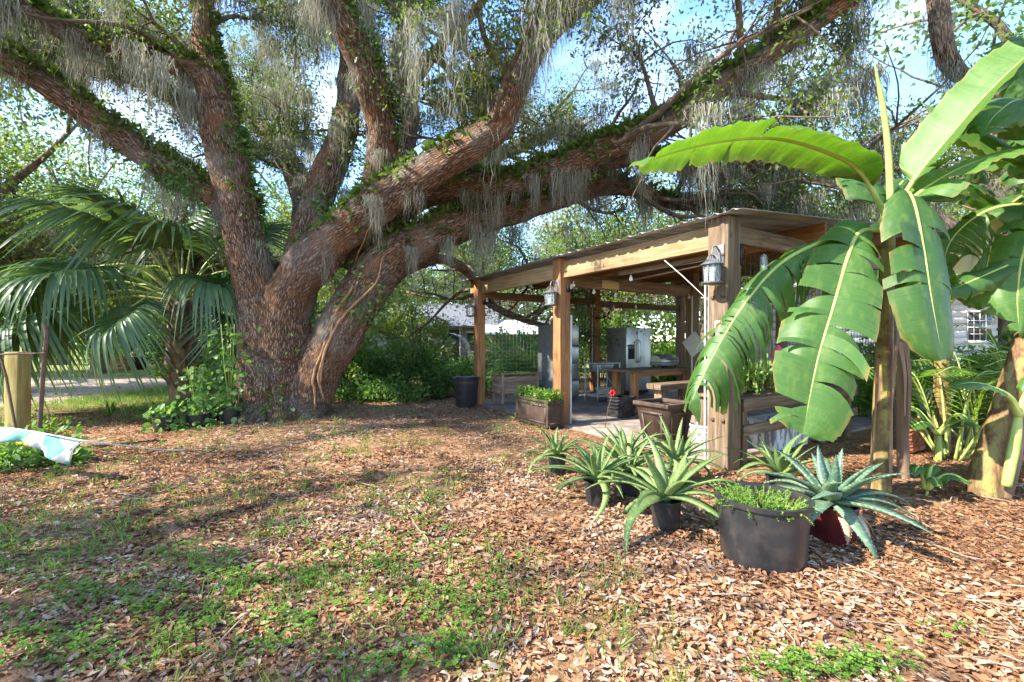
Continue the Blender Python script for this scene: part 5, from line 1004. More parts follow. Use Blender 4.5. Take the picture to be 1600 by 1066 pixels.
th = kind(link('thyme', mk('thyme', v_, f_, MAT['clover'], False, {'rnd': r_2}), t), 'stuff'); kind(st.build('thyme_stems', M_RIB, t), 'stuff')

# ------------------------------------------------------------------ sabal palm
def frond_mesh(seed, R, nseg=60, droop=0.9):
    r = np.random.default_rng(seed); V, Q, RN = [], [], []; base = 0
    for k in range(nseg):
        u = (k+0.5)/nseg*2-1; a = u*2.1; L = R*(1.0-0.30*abs(u)**2)*r.uniform(0.92, 1.05); n = 9; t = np.linspace(0, 1, n)
        # costa: inner segments start further out along the arching midrib
        ox = 0.35*R*(1-abs(u))**1.0; oz = -0.16*R*(1-abs(u))**2
        x = ox+np.cos(a)*L*t*(0.75); y = np.sin(a)*L*t*0.80; z = oz-droop*L*np.clip(t-0.30, 0, 1)**1.7*(1.0+0.35*r.normal())+0.10*R*(abs(u))*t
        x = x-np.cos(a)*0.25*L*np.clip(t-0.45, 0, 1)**1.5*1.2; y = y-np.sin(a)*0.25*L*np.clip(t-0.45, 0, 1)**1.5*1.2
        c = np.stack([x, y, z], -1); pd = np.array([-math.sin(a), math.cos(a), 0]); w = R*0.024*np.clip(np.interp(t, [0, 0.35, 0.6, 1], [0.25, 1.0, 0.8, 0.06]), 0.03, 1)
        up = np.array([0, 0, 1.0])
        V.append(np.stack([c-pd*w[:, None]+up*(w*0.55)[:, None], c, c+pd*w[:, None]+up*(w*0.55)[:, None]], 1).reshape(-1, 3)); i = np.arange(n-1)[:, None]*3+base
        Q.append(np.concatenate([i+np.array([0, 1, 4, 3]), i+np.array([1, 2, 5, 4])])); RN.append(np.full(3*n, np.clip(r.normal(0.5, 0.2), 0, 1))); base += 3*n
    return mk('palm_fan', np.concatenate(V), np.concatenate(Q), MAT['palm'], False, {'rnd': np.concatenate(RN)})
PB = np.array([(285-800)/F*9.3, 9.3, 0.0])
palm = thing('sabal_palm', 'bushy cabbage palm with drooping fan fronds and shaggy trunk', 'palm', tuple(PB))
M_BOOT = pmat('palm_boots', [(0.3, (0.07, 0.045, 0.028)), (0.5, (0.20, 0.125, 0.075)), (0.7, (0.36, 0.24, 0.15))], 9, 0.9, 0.6, stretch=(1, 1, 0.3))
tk = MB().lathe([(0.24, -0.1), (0.22, 0.3), (0.20, 1.0), (0.19, 1.7), (0.16, 2.2), (0.0, 2.5)], 18).build('trunk', M_BOOT, palm, smooth=True)
for k in range(60):
    z = 0.35+1.75*k/60; a = k*2.399; d = np.array([math.cos(a), math.sin(a), 0]); s_ = np.array([-math.sin(a), math.cos(a), 0]); p0 = d*0.17+np.array([0, 0, z]); p1 = d*0.30+np.array([0, 0, z+0.18]); p2 = d*rng.uniform(0.36, 0.5)+np.array([0, 0, z+rng.uniform(0.25, 0.42)])
    v_ = [p0-s_*0.07, p0+s_*0.07, p1+s_*0.035, p1-s_*0.035, p2+s_*0.012, p2-s_*0.012]; v_ = v_+[p-d*0.02 for p in v_]; MB().add(v_, [(0, 1, 2, 3), (3, 2, 4, 5), (7, 6, 9, 8), (8, 9, 11, 10), (0, 3, 9, 6), (3, 5, 11, 9), (2, 1, 7, 8), (4, 2, 8, 10), (5, 4, 10, 11)]).build('leaf_boot', M_BOOT, palm)
FM = [frond_mesh(1, 1.25, droop=1.15), frond_mesh(2, 1.15, droop=1.4), frond_mesh(3, 1.3, droop=0.7)]
def frond(az, el, plen, k, sag=0.3, sc=1.0, tw=0.0):
    d = np.array([math.cos(az)*math.cos(el), math.sin(az)*math.cos(el), math.sin(el)]); p0 = np.array([0, 0, 2.25]); p1 = p0+d*plen*0.5; p2 = p0+d*plen+np.array([0, 0, -sag*plen]); s = spline(np.array([p0, p1, p2]), 0.08)
    td = p2-p1; td /= np.linalg.norm(td); hz = math.atan2(td[1], td[0]); pitch = math.asin(max(-1, min(1, td[2])))
    o = link('frond', FM[k], palm, loc=tuple(p2)); o.rotation_euler = Euler((tw, -pitch*0.8, hz), 'XYZ'); o.scale = (sc,)*3
    s2 = spline(np.array([p0, p1, p2]), 0.08); pt = MB().tube(s2, np.linspace(0.028, 0.014, len(s2)), 6).mesh('petiole', M_RIB, True); link('petiole', pt, palm)
for az, el, pl, k, sg_, sc in ((3.25, 0.55, 1.9, 0, 0.35, 1.1), (2.9, 0.25, 1.8, 1, 0.30, 1.1), (3.7, 0.35, 1.9, 1, 0.35, 1.15), (3.95, 0.05, 1.6, 0, 0.35, 1.1), (3.45, -0.05, 1.7, 1, 0.3, 1.1), (4.3, 0.55, 1.6, 0, 0.4, 1.0), (4.6, 1.0, 1.5, 2, 0.25, 1.0), (5.2, 0.9, 1.4, 2, 0.3, 0.95), (5.6, 0.5, 1.3, 0, 0.35, 0.9), (0.1, 0.65, 1.4, 1, 0.35, 0.95), (0.6, 1.0, 1.5, 2, 0.2, 1.0), (1.4, 0.8, 1.6, 0, 0.3, 1.0), (2.2, 0.9, 1.7, 2, 0.25, 1.1), (2.6, 0.6, 1.9, 0, 0.3, 1.1), (3.05, 1.05, 1.8, 2, 0.2, 1.1), (4.0, 0.95, 1.8, 0, 0.3, 1.1), (5.9, 0.0, 1.0, 1, 0.4, 0.8), (4.8, 0.1, 1.2, 1, 0.4, 0.85), (3.3, 0.2, 2.2, 0, 0.35, 1.2), (0.0, 1.3, 1.4, 2, 0.05, 1.0)):
    frond(az, el+0.12, pl*1.18, k, sg_*0.9, sc*1.3, rng.normal()*0.2)

# ------------------------------------------------------------------ left edge: post, iron rods, cloth on a rope
t = thing('fence_post', 'short square greenish timber post wrapped by vines', 'post', (-6.35, 5.85, 0)); rbeam('post_body', (0, 0, -0.1), (0, 0, 1.31), 0.17, 0.17, W_GREEN, t, bev=0.008)
t = thing('iron_rod', 'bent rusty iron rod standing before the timber post', 'rod', tuple(G(70, 722)))
r0 = np.array(t.location); MB().tube(spline(np.array([P(68, 722, 5.45), P(62, 690, 5.45), P(64, 640, 5.45), P(67, 590, 5.45), P(71, 545, 5.45), P(73, 520, 5.45), P(69, 506, 5.45)]), 0.05)-r0, 0.022, 8).build('shaft', M_RUST, t, smooth=True)
MB().tube(np.array([P(71, 552, 5.42), P(30, 553, 5.42), P(-40, 556, 5.42)])-r0, 0.012, 6).build('cross_bar', M_RUST, t, smooth=True); MB().tube(np.array([P(27, 682, 5.5), P(10, 590, 5.45), P(-4, 540, 5.42)])-r0, 0.014, 6).build('brace_rod', M_RUST, t, smooth=True)
M_CLOTH, nt, out = newmat('printed_cloth'); v = coords(nt, 'Object', (1, 1, 1), False); vo = nd(nt, 'ShaderNodeTexVoronoi', {'Vector': v, 'Scale': 5.0}); cx_ = nd(nt, 'ShaderNodeSeparateColor', {0: vo.outputs['Color']}).outputs[0]
c = ramp(nt, cx_, [(0.0, (0.72, 0.72, 0.70)), (0.35, (0.22, 0.50, 0.42)), (0.55, (0.75, 0.75, 0.72)), (0.72, (0.05, 0.06, 0.10)), (0.80, (0.70, 0.30, 0.16)), (0.9, (0.74, 0.72, 0.68))], 'CONSTANT')
b = nd(nt, 'ShaderNodeBsdfPrincipled', {'Base Color': c, 'Roughness': 0.85}); tr = nd(nt, 'ShaderNodeBsdfTranslucent', {'Color': c}); x = nd(nt, 'ShaderNodeMixShader', {0: 0.3, 1: b.outputs[0], 2: tr.outputs[0]}); nt.links.new(x.outputs[0], out.inputs[0])
nU, nV = 40, 7; vts = []; top = spline(np.array([P(-30, 668, 4.9), P(30, 672, 4.8), P(85, 682, 4.7), P(132, 690, 4.65)]), 0.02); top = top[np.linspace(0, len(top)-1, nU).astype(int)]
wd_ = np.interp(np.linspace(0, 1, nU), [0, 0.5, 0.68, 0.86, 0.93, 1], [0.14, 0.11, 0.16, 0.27, 0.20, 0.02])
for k in range(nV):
    s = k/(nV-1); q = top.copy(); q[:, 2] -= wd_*s; q[:, 1] += 0.035*np.sin(np.arange(nU)*0.7+s*3)*s-0.05*s; q[:, 0] += 0.02*np.sin(np.arange(nU)*0.45)*s; vts.append(q)
i = (np.arange(nV-1)[:, None]*nU+np.arange(nU-1)[None]).ravel(); t = thing('cloth_banner', 'printed white and green cloth banner tied to a sagging pale rope', 'cloth', tuple(P(60, 722, 4.8)))
cl_ = wlink('cloth', mk('cloth', np.concatenate(vts), np.stack([i, i+1, i+nU+1, i+nU], -1), M_CLOTH, True), t); so_ = cl_.modifiers.new('t', 'SOLIDIFY'); so_.thickness = 0.004
wlink('rope', MB().tube(spline(np.array([P(-40, 666, 4.95), P(30, 671, 4.8), P(132, 689, 4.65), P(200, 697, 5.1), P(250, 703, 5.6), G(292, 707)+np.array([0, 0, 0.03])]), 0.05), 0.008, 6).mesh('rope', M_ROPE, True), t)
# potted vines at the foot of the oak
def vine_pot(label, x, y, r, h, n, seed, climb=0.5, trail=0.5):
    g = G(x, y); t = thing('potted_vine', label, 'plant', (g[0], g[1]+r, float(hgt(g[0], g[1]))-0.005)); pot(t, r*0.85, r, h, M_NURSERY, 28, 0.008); rr_ = np.random.default_rng(seed)
    c = []
    for k in range(n):
        if rr_.random() < trail: a = rr_.uniform(-pi, 0.3); d = rr_.uniform(0, 0.42); c.append((d*math.cos(a), d*math.sin(a)*0.6+(0.0 if d < 0.2 else -0.05), max(0.03, h+0.06-d*0.9+rr_.normal()*0.04)))
        else: c.append((rr_.normal()*0.14, rr_.normal()*0.12, h+rr_.uniform(0, climb)))
    c = np.array(c); L = rr_.uniform(0.06, 0.12, n); v_, f_, r2 = leafmesh(c, rdir(n, -0.3), rdir(n, 0.5)+np.array([-0.3, -0.8, 0.4]), L, L*0.85, rng.random(n)*0.93, six=True)
    kind(link('vine_leaves', mk('vine_leaves', v_, f_, MAT['vine_leaf'], False, {'rnd': r2}), t), 'stuff'); sm_ = MB()
    for k in range(5): a = rr_.uniform(0, 6.28); sm_.tube(np.array([(0, 0, h*0.8), (0.08*math.cos(a), 0.08*math.sin(a), h+climb*0.5), (0.13*math.cos(a), 0.13*math.sin(a), h+climb)]), 0.005, 4)
    kind(sm_.build('vine_stems', M_RIB, t), 'stuff'); return t
vine_pot('low potted vine in a black pot farthest from the oak trunk', 245, 681, 0.17, 0.24, 130, 1, 0.12, 0.5)
vine_pot('tall potted climbing vine with big pale leaves before the palm trunk', 297, 676, 0.16, 0.22, 240, 2, 0.75, 0.45)
vine_pot('leafy climbing vine in a black pot closest to the oak trunk', 350, 672, 0.15, 0.26, 190, 3, 1.4, 0.08)
vine_pot('small black pot of trailing vine between two taller potted vines', 325, 668, 0.11, 0.18, 90, 4, 0.25, 0.4)
# ------------------------------------------------------------------ trees, shrubs and buildings beyond
M_TBARK = pmat('far_bark', [(0.3, (0.07, 0.05, 0.035)), (0.5, (0.17, 0.12, 0.085)), (0.7, (0.29, 0.22, 0.16))], 6, 0.9, 0.6, stretch=(1, 1, 0.3), bdist=0.04)
def tree_proto(seed, H, R, z0, ncl, per, leaf, matn, moss=True):
    r = np.random.default_rng(seed); mb = MB(); cl = []
    th = H*0.28; mb.tube(spline(np.array([(0, 0, -0.2), (0.1, 0.05, th*0.5), (0.0, 0.1, th)]), 0.3), np.linspace(H*0.042, H*0.034, len(spline(np.array([(0, 0, -0.2), (0.1, 0.05, th*0.5), (0.0, 0.1, th)]), 0.3))), 12)
    tips = []
    for k in range(9):
        a = k*2.4+r.normal()*0.3; el = r.uniform(0.15, 1.15); L = R*r.uniform(0.75, 1.05); d = np.array([math.cos(a)*math.cos(el), math.sin(a)*math.cos(el), math.sin(el)])
        p = np.array([(0, 0.1, th*0.85), d*L*0.35+np.array([0, 0, th+0.2]), d*L*0.7+np.array([r.normal()*0.4, r.normal()*0.4, th+0.1]), d*L+np.array([0, 0, th-0.6*(1.2-el)])]); s = spline(p, 0.4); mb.tube(s, np.linspace(H*0.022, 0.03, len(s)), 7)
        for q in range(3, len(s)): tips.append(s[q])
        for m_ in range(5):
            j = r.integers(3, len(s)); e = s[j]+r.normal(size=3)*R*0.22+np.array([0, 0, r.uniform(-0.8, 1.2)]); s2 = spline(np.array([s[j], (s[j]+e)/2+r.normal(size=3)*0.2, e]), 0.4); mb.tube(s2, np.linspace(0.05, 0.015, len(s2)), 5); tips += list(s2[1:])
    tips = np.array(tips); c = tips[r.integers(0, len(tips), ncl)]+r.normal(size=(ncl, 3))*np.array([0.5, 0.5, 0.45]); c = c[c[:, 2] > z0]
    n = len(c)*per; cc = np.repeat(c, per, 0)+r.normal(size=(n, 3))*np.array([0.38, 0.38, 0.26]); L = leaf*r.uniform(0.7, 1.3, n); d = r.normal(size=(n, 3)); d[:, 2] -= 0.3; nn = r.normal(size=(n, 3)); nn[:, 2] += 1.2
    hue = np.clip(np.repeat(r.beta(2, 2, len(c)), per)*0.7+r.random(n)*0.3, 0, 1); v_, f_, r2 = leafmesh(cc, d, nn, L, L*0.5, hue)
    cm = mk('tree_crown', v_, f_, MAT[matn], False, {'rnd': r2}); tmh = mb.mesh('tree_trunk', M_TBARK, True)
    mo = None
    if moss:
        low = c[np.argsort(c[:, 2]+r.normal(size=len(c))*1.5)][:70]; mo = moss_mass(list(low), 1.0, 1.9)
    return cm, tmh, mo
TP = [tree_proto(11, 12, 6.5, 3.0, 400, 46, 0.15, 'far_leaf'), tree_proto(12, 13, 7.0, 2.2, 430, 46, 0.15, 'far_leaf'), tree_proto(13, 10, 5.0, 1.6, 360, 46, 0.14, 'far_leaf', False), tree_proto(14, 12.5, 6.8, 2.6, 330, 40, 0.15, 'oak_leaf')]
def tree(k, x, y, rz, sc, label):
    t = thing('background_tree', label, 'tree', (x, y, 0), rz, 'trees around the yard'); t.scale = (sc, sc, sc)
    cm, tmh, mo = TP[k]; link('trunk', tmh, t); link('crown', cm, t)
    if mo: kind(link('hanging_moss', mo, t), 'stuff')
for k, x, y, rz, sc, label in (
    (0, -14, 19, 0.3, 1.0, 'moss hung oak across the lawn straight behind the palm'), (1, -22, 17, 1.3, 1.0, 'broad moss hung oak beside the sandy drive'), (1, -12.5, 26, 2.3, 1.05, 'broad mossy oak between the bush mound and the cottage'), (0, -18, 31, 4, 1.2, 'tall mossy oak behind the far timber planter'), (1, -28, 28, 5, 1.2, 'broad oak at the far end of the drive'),
    (0, -2, 31, 1.1, 1.0, 'mossy oak rising behind the grey cottage roof'), (1, 5, 25.5, 3.0, 1.0, 'broad mossy oak rising behind the white roofed shed'), (2, 4.6, 20.5, 0.5, 1.0, 'rounded tree right behind the two refrigerators'), (2, 11, 17.5, 2.2, 0.9, 'rounded tree looking over the white trailer roof'), (0, 12, 28, 4.4, 1.15, 'mossy oak far behind the white trailer'), (1, 20, 24, 5.2, 1.1, 'broad mossy oak behind the far end of the trailer'),
    (0, 27, 19, 0.2, 1.0, 'mossy oak standing off beyond the vegetable bed'), (2, 16, 13, 3.3, 0.95, 'rounded tree past the end of the white trailer'), (1, -3, 38, 2.9, 1.4, 'huge mossy oak towering far behind the cottage'), (0, 9, 40, 3.6, 1.4, 'huge mossy oak far behind the pavilion'), (0, -36, 36, 3.6, 1.5, 'huge oak where the drive meets the woods'), (1, 28, 38, 2.2, 1.5, 'huge broad oak far beyond the trailer'),
    (2, -15, 13, 4.2, 0.8, 'rounded tree between the drive and the palm'), (2, -6.5, 18, 1.2, 0.85, 'rounded tree in front of the grey cottage'), (1, -14, 44, 0.4, 1.5, 'huge oak in the woods far behind the palm'), (2, -19, 21, 2.0, 0.9, 'rounded tree beside the far timber planter'), (2, -25, 20, 0.7, 0.95, 'rounded tree at the outer side of the drive'), (2, -11, 21.8, 3.0, 0.8, 'rounded tree just behind the round bush mound'), (1, 11.2, 9.8, 1.0, 0.92, 'broad mossy oak overhanging the banana plants near the trailer'), (0, -15.5, 12.2, 2.6, 1.0, 'moss hung oak between the palm and the drive'),
    # oaks added towards the sun, out of frame, to dapple the yard with shade
    (3, -13.0, -3.0, 0.7, 1.14, 'dark oak added out of frame towards the sun to dapple the yard'), (3, -9.0, -10.5, 2.2, 1.05, 'dark oak added out of frame behind the viewer to cast shade')): tree(k, x, y, rz, sc, label)

wn_ = 42000; wx = rng.uniform(-75, 75, wn_); wy = 52+rng.normal(size=wn_)*2.5+0.004*wx**2; wz = rng.uniform(0, 1, wn_)**0.8*(7+5*fbm(np.stack([wx*0.12, wx*0, wx*0], -1), 12, 3)); Lw = rng.uniform(0.4, 0.9, wn_)
v_, f_, r2 = leafmesh(np.stack([wx, wy, wz], -1), rdir(wn_), rdir(wn_, 1.0), Lw, Lw*0.6, np.clip(fbm(np.stack([wx*0.4, wz*0.4, wx*0], -1), 14, 2)+rng.normal(size=wn_)*0.15, 0, 1))
kind(link('distant_woods', mk('distant_woods', v_, f_, MAT['far_leaf'], False, {'rnd': r2})), 'stuff')

def shrub(label, x, y, rx, ry, h, n, L, matn, group=None, asp=0.5, seed=0, base=0.0, name='garden_shrub'):
    r = np.random.default_rng(seed+900); t = thing(name, label, 'shrub', (x, y, 0), 0, group); nc = max(20, n//28)
    d = r.normal(size=(nc, 3)); d /= np.linalg.norm(d, axis=1)[:, None]; d[:, 2] = np.abs(d[:, 2]); rad = r.uniform(0.55, 1.0, nc)**0.6; c = d*rad[:, None]*np.array([rx, ry, h-0.1]); c *= (0.75+0.5*fbm(d*2.1+seed, seed, 2))[:, None]; c[:, 2] = np.maximum(c[:, 2], 0.06)+base
    per = n//nc; m_ = nc*per; cc = np.repeat(c, per, 0)+r.normal(size=(m_, 3))*0.11; LL = L*r.uniform(0.6, 1.4, m_); dd = np.repeat(d, per, 0)*0.8+r.normal(size=(m_, 3))*0.8
    hue = np.clip(np.repeat(r.random(nc), per)*0.55+r.random(m_)*0.45, 0, 1); v_, f_, r2 = leafmesh(cc, dd, rdir(m_, 1.0), LL, LL*asp, hue); v_[:, 2] = np.maximum(v_[:, 2], 0.02)
    link('leaves', mk('shrub_leaves', v_, f_, MAT[matn], False, {'rnd': r2}), t); mb = MB()
    for k in range(7): e = c[r.integers(nc)]; mb.tube(np.array([(r.normal()*0.06, r.normal()*0.06, -0.05), e*0.5+r.normal(size=3)*0.05, e]), np.array([0.02, 0.013, 0.006]), 5)
    mb.build('stems', m_branch, t); return t
SH = [('dense glossy shrub with orange berries right behind the oak trunk', -3.9, 11.6, 1.0, 0.8, 1.5, 5000, 0.11, 'shrub_leaf'), ('broad glossy shrub dotted orange facing the wire arch', -2.75, 11.9, 1.05, 0.9, 1.45, 5200, 0.11, 'shrub_leaf'), ('low green undergrowth along the front of the glossy shrubs', -3.2, 10.9, 1.3, 0.5, 0.55, 2600, 0.10, 'vine_leaf'),
      ('loose tall bush rising behind the glossy shrubs', -3.6, 14.2, 1.9, 1.2, 3.2, 7000, 0.13, 'far_leaf'), ('bushy bright plant between wire arch and black tub', -1.35, 12.4, 0.75, 0.6, 0.95, 3000, 0.09, 'vine_leaf'), ('yellow green bush behind the raised planter', 0.35, 13.6, 1.1, 0.8, 1.15, 4600, 0.12, 'bright_leaf'), ('tall pale green bush beyond the raised planter', 0.2, 16.5, 2.2, 1.0, 1.9, 5200, 0.13, 'vine_leaf'), ('bright fern like bush right of the dispenser fridge', 5.5, 15.2, 1.5, 0.9, 1.35, 6000, 0.14, 'bright_leaf'), ('tall leafy bush behind both refrigerators', 3.4, 17.0, 2.0, 1.0, 2.6, 5600, 0.13, 'bright_leaf'), ('spreading bush behind the far corner of the slab', 7.6, 14.2, 1.5, 0.9, 1.7, 5000, 0.13, 'bright_leaf'),
      ('rounded low bush mound across the lawn beyond the palm', -12.2, 18.5, 2.2, 1.2, 0.95, 5200, 0.13, 'shrub_leaf'), ('leafy bush at the lawn edge close behind the palm trunk', -7.2, 13.2, 1.6, 0.9, 1.2, 4200, 0.12, 'vine_leaf'), ('airy bush filling the gap between palm and oak', -6.0, 12.4, 0.9, 0.6, 1.5, 3000, 0.09, 'vine_leaf'), ('dark hedge bush at the far side of the drive', -20, 26, 4.5, 1.5, 2.2, 6000, 0.2, 'shrub_leaf'), ('dark hedge bush beyond the round mound', -12, 29, 4.5, 1.5, 2.0, 6000, 0.2, 'shrub_leaf'),
      ('vegetable bed greenery behind the dead banana stem', 7.6, 8.9, 1.2, 0.8, 0.95, 4600, 0.10, 'bright_leaf'), ('taller bean greenery behind the white tub', 8.8, 10.4, 1.6, 0.9, 1.7, 5200, 0.11, 'vine_leaf'), ('dark leafy bush behind the leaning banana plant', 9.3, 8.2, 1.1, 0.9, 1.8, 4200, 0.13, 'shrub_leaf'), ('ground hugging vine around the timber post foot', -5.75, 5.3, 0.6, 0.3, 0.30, 1000, 0.10, 'vine_leaf'), ('creeping vine patch beyond the timber post', -7.6, 6.9, 0.7, 0.4, 0.22, 700, 0.08, 'clover'), ('weedy patch between the timber post and the low potted vine', -6.3, 8.6, 0.9, 0.5, 0.2, 700, 0.08, 'clover'), ('dark wood edge thicket behind the far planter', -24, 32, 6, 1.8, 3.4, 7000, 0.25, 'far_leaf'), ('tall mixed hedge closing the gap behind the grey cottage', -8.5, 30, 5, 1.5, 3.0, 6000, 0.22, 'far_leaf')]
for k, a in enumerate(SH): shrub(*a, seed=k)
# strap leaved clumps on the lawn edge
def strap(label, x, y, n, L, seed):
    r = np.random.default_rng(seed); t = thing('strap_leaf_clump', label, 'plant', (x, y, float(hgt(x, y))))
    for k in range(n):
        a = r.uniform(0, 6.28); el = r.uniform(0.5, 1.4); d = np.array([math.cos(a)*math.cos(el), math.sin(a)*math.cos(el), math.sin(el)]); ll = L*r.uniform(0.6, 1.1); p = spline(np.array([(0, 0, -0.02), d*ll*0.6, d*ll+np.array([d[0]*0.1, d[1]*0.1, -0.25*ll])]), 0.05); w = np.interp(np.linspace(0, 1, len(p)), [0, 0.4, 1], [0.012, 0.02, 0.002])[:, None]*np.array([-math.sin(a), math.cos(a), 0]); m_ = len(p); i = np.arange(m_-1)
        link('leaf', mk('strap', np.concatenate([p-w, p+w]), np.stack([i, i+1, i+m_+1, i+m_], -1), MAT['grass'], False, {'rnd': np.full(2*m_, r.random()*0.5)}), t)
strap('spiky strap leaved clump on the lawn edge nearest the post', -6.1, 7.75, 22, 0.5, 1); strap('spiky strap leaved clump close to the low potted vine', -5.3, 8.35, 20, 0.48, 2); strap('strap leaved clump farther out on the lawn', -7.6, 8.6, 18, 0.45, 3)
# wire arch
t = thing('wire_arch', 'galvanised wire mesh garden arch over the path', 'trellis', (-2.35, 16.2, 0)); wa = MB()
for y in np.linspace(-0.7, 0.7, 8):
    a = np.linspace(0, pi, 15); p = np.stack([0.85*np.cos(a), np.full(15, y), 1.0+0.75*np.sin(a)], -1); p = np.vstack([(0.85, y, 0.0), p, (-0.85, y, 0.0)]); wa.tube(p, 0.008, 4, False)
for k in range(19):
    u = k/18; p = (0.85, 0.0, u*3) if False else None; s_ = u*(2.0+0.8*pi); 
    if s_ < 1.0: q = (0.85, s_)
    elif s_ > 1.0+0.8*pi: q = (-0.85, max(0.0, 2.0+0.8*pi-s_))
    else: b2 = (s_-1.0)/0.8; q = (0.85*math.cos(b2), 1.0+0.75*math.sin(b2))
    wa.tube(np.array([(q[0], -0.7, q[1]), (q[0], 0.7, q[1])]), 0.008, 4, False)
wa.build('mesh_hoop', M_GALV, t); MB().tube(np.array([(0.86, -0.71, 0), (0.86, -0.71, 1.0)]), 0.018, 6).build('stake', M_GALV, t); MB().tube(np.array([(-0.86, -0.71, 0), (-0.86, -0.71, 1.0)]), 0.018, 6).build('stake', M_GALV, t)
# grey cottage behind
M_GREYW = pmat('grey_siding', [(0.3, (0.22, 0.23, 0.25)), (0.7, (0.30, 0.31, 0.33))], 6, 0.8, 0.1); M_SHING = pmat('grey_shingle', [(0.3, (0.10, 0.105, 0.12)), (0.7, (0.18, 0.185, 0.20))], 12, 0.9, 0.3); M_PANE = pmat('dark_pane', [(0.3, (0.03, 0.04, 0.05)), (0.7, (0.06, 0.07, 0.08))], 3, 0.1, 0, spec=0.6)
t = thing('grey_cottage', 'low grey cottage with dark door seen through the wire arch', 'building', (-5.2, 22.5, 0))
MB().box(-4.2, 4.2, 0, 5, 0, 2.25).build('wall', M_GREYW, t)
for z in np.arange(0.1, 2.2, 0.22): MB().box(-4.2, 4.2, -0.02, -0.002, z, z+0.205).build('siding_board', M_GREYW, t)
MB().add([(-4.5, -0.5, 2.18), (4.5, -0.5, 2.18), (4.5, 2.5, 3.5), (-4.5, 2.5, 3.5), (-4.5, 5.5, 2.18), (4.5, 5.5, 2.18)], [(0, 1, 2, 3), (3, 2, 5, 4)]).build('roof', M_SHING, t)
d_ = MB().box(1.75, 2.6, -0.05, -0.021, 0.05, 2.0).build('door', M_PANE, t); MB().box(1.68, 1.748, -0.06, -0.021, 0.0, 2.07).build('frame', M_WHITEPAINT, d_); MB().box(2.602, 2.67, -0.06, -0.021, 0.0, 2.07).build('frame', M_WHITEPAINT, d_)
for x in (-2.6, -0.3, 3.4): 
    w_ = MB().box(x-0.4, x+0.4, -0.04, -0.021, 0.95, 1.85).build('window', M_PANE, t); MB().box(x-0.46, x+0.46, -0.055, -0.021, 1.853, 1.92).build('frame', M_WHITEPAINT, w_); MB().box(x-0.5, x+0.5, -0.08, -0.021, 0.88, 0.947).build('sill', M_WHITEPAINT, w_)
# white roofed shed behind raised planter
t = thing('white_shed', 'low shed with bright white metal roof beyond the bushes', 'building', (0.6, 20.5, 0), 0.1)
MB().box(-1.9, 2.2, 0, 3, 0, 1.75).build('wall', W_PALE, t); MB().add([(-2.2, -0.35, 1.78), (2.5, -0.35, 1.78), (2.5, 3.3, 2.55), (-2.2, 3.3, 2.55), (-2.2, -0.35, 1.72), (2.5, -0.35, 1.72), (2.5, 3.3, 2.49), (-2.2, 3.3, 2.49)], [(0, 1, 2, 3), (7, 6, 5, 4), (0, 4, 5, 1), (1, 5, 6, 2), (2, 6, 7, 3), (3, 7, 4, 0)]).build('roof', M_WHITEPAINT, t)
MB().box(-0.2, 0.7, -0.04, -0.002, 0.0, 1.6).build('door', W_DARK, t)
# white sided trailer house behind the wire mesh
t = thing('white_trailer', 'long white lap sided trailer house behind the wire mesh', 'building', (7.3, 12.9, 0), 0.12)
MB().box(0, 8.5, 0.0, 3.2, 0.35, 2.95).build('wall', M_WHITEPAINT, t); 
for z in np.arange(0.36, 2.9, 0.2): MB().box(0.0, 8.5, -0.022, -0.002, z, z+0.188).build('siding_board', M_WHITEPAINT, t)
MB().box(-0.15, 8.65, -0.2, 3.4, 2.952, 3.08).build('roof', M_WHITEPAINT, t, bev=0.02); MB().box(0.1, 8.4, 0.05, 0.15, 0, 0.348).build('skirting', M_GREYW, t)
for x in (1.6, 4.4, 6.8):
    w_ = MB().box(x-0.42, x+0.42, -0.035, -0.024, 1.45, 2.3).build('window', M_PANE, t); MB().box(x-0.48, x+0.48, -0.045, -0.024, 2.303, 2.36).build('frame', M_WHITEPAINT, w_); MB().box(x-0.5, x+0.5, -0.06, -0.024, 1.38, 1.447).build('sill', M_WHITEPAINT, w_)
    for q in range(4): MB().box(x-0.42+0.21*q, x-0.40+0.21*q, -0.042, -0.036, 1.45, 2.3).build('muntin', M_WHITEPAINT, w_)
    for q in range(4): MB().box(x-0.42, x+0.42, -0.047, -0.043, 1.45+0.2*q, 1.47+0.2*q).build('muntin', M_WHITEPAINT, w_)
MB().box(0.4, 3.4, -0.06, -0.024, 2.5, 2.56).build('awning_rail', M_GREYW, t)
# white tub planter, brick stack, brown far planter
t = thing('white_tub_planter', 'white flared tub planter standing on an upturned black pot', 'planter', (7.05, 7.6, 0)); MB().lathe([(0.0, 0.3), (0.17, 0.3), (0.25, 0.60), (0.28, 0.61), (0.28, 0.635), (0.25, 0.63), (0.16, 0.33), (0, 0.33)], 28).build('body', M_WHITE, t, smooth=True); MB().lathe([(0.0, 0.3), (0.16, 0.3), (0.2, 0.0), (0.0, 0.0)], 24).build('stand', M_NURSERY, t, smooth=True); MB().disc(0.23, 0.58, 24).build('soil', M_SOIL, t)
M_BRICK = pmat('red_brick', [(0.3, (0.26, 0.075, 0.04)), (0.7, (0.42, 0.16, 0.085))], 14, 0.9, 0.5, rvar=0.25)
t = thing('brick_stack', 'stack of loose red bricks behind the dead banana stem', 'bricks', (5.35, 6.05, 0), 0.5); bk = MB().box(-0.10, 0.10, -0.05, 0.05, 0, 0.06).mesh('brick', M_BRICK)
for k in range(7):
    for j in range(2): bevel(link('brick', bk, t, loc=(rng.normal()*0.008+(j-0.5)*0.215, rng.normal()*0.008, k*0.0625), rot=(0, 0, rng.normal()*0.06)), 0.004)
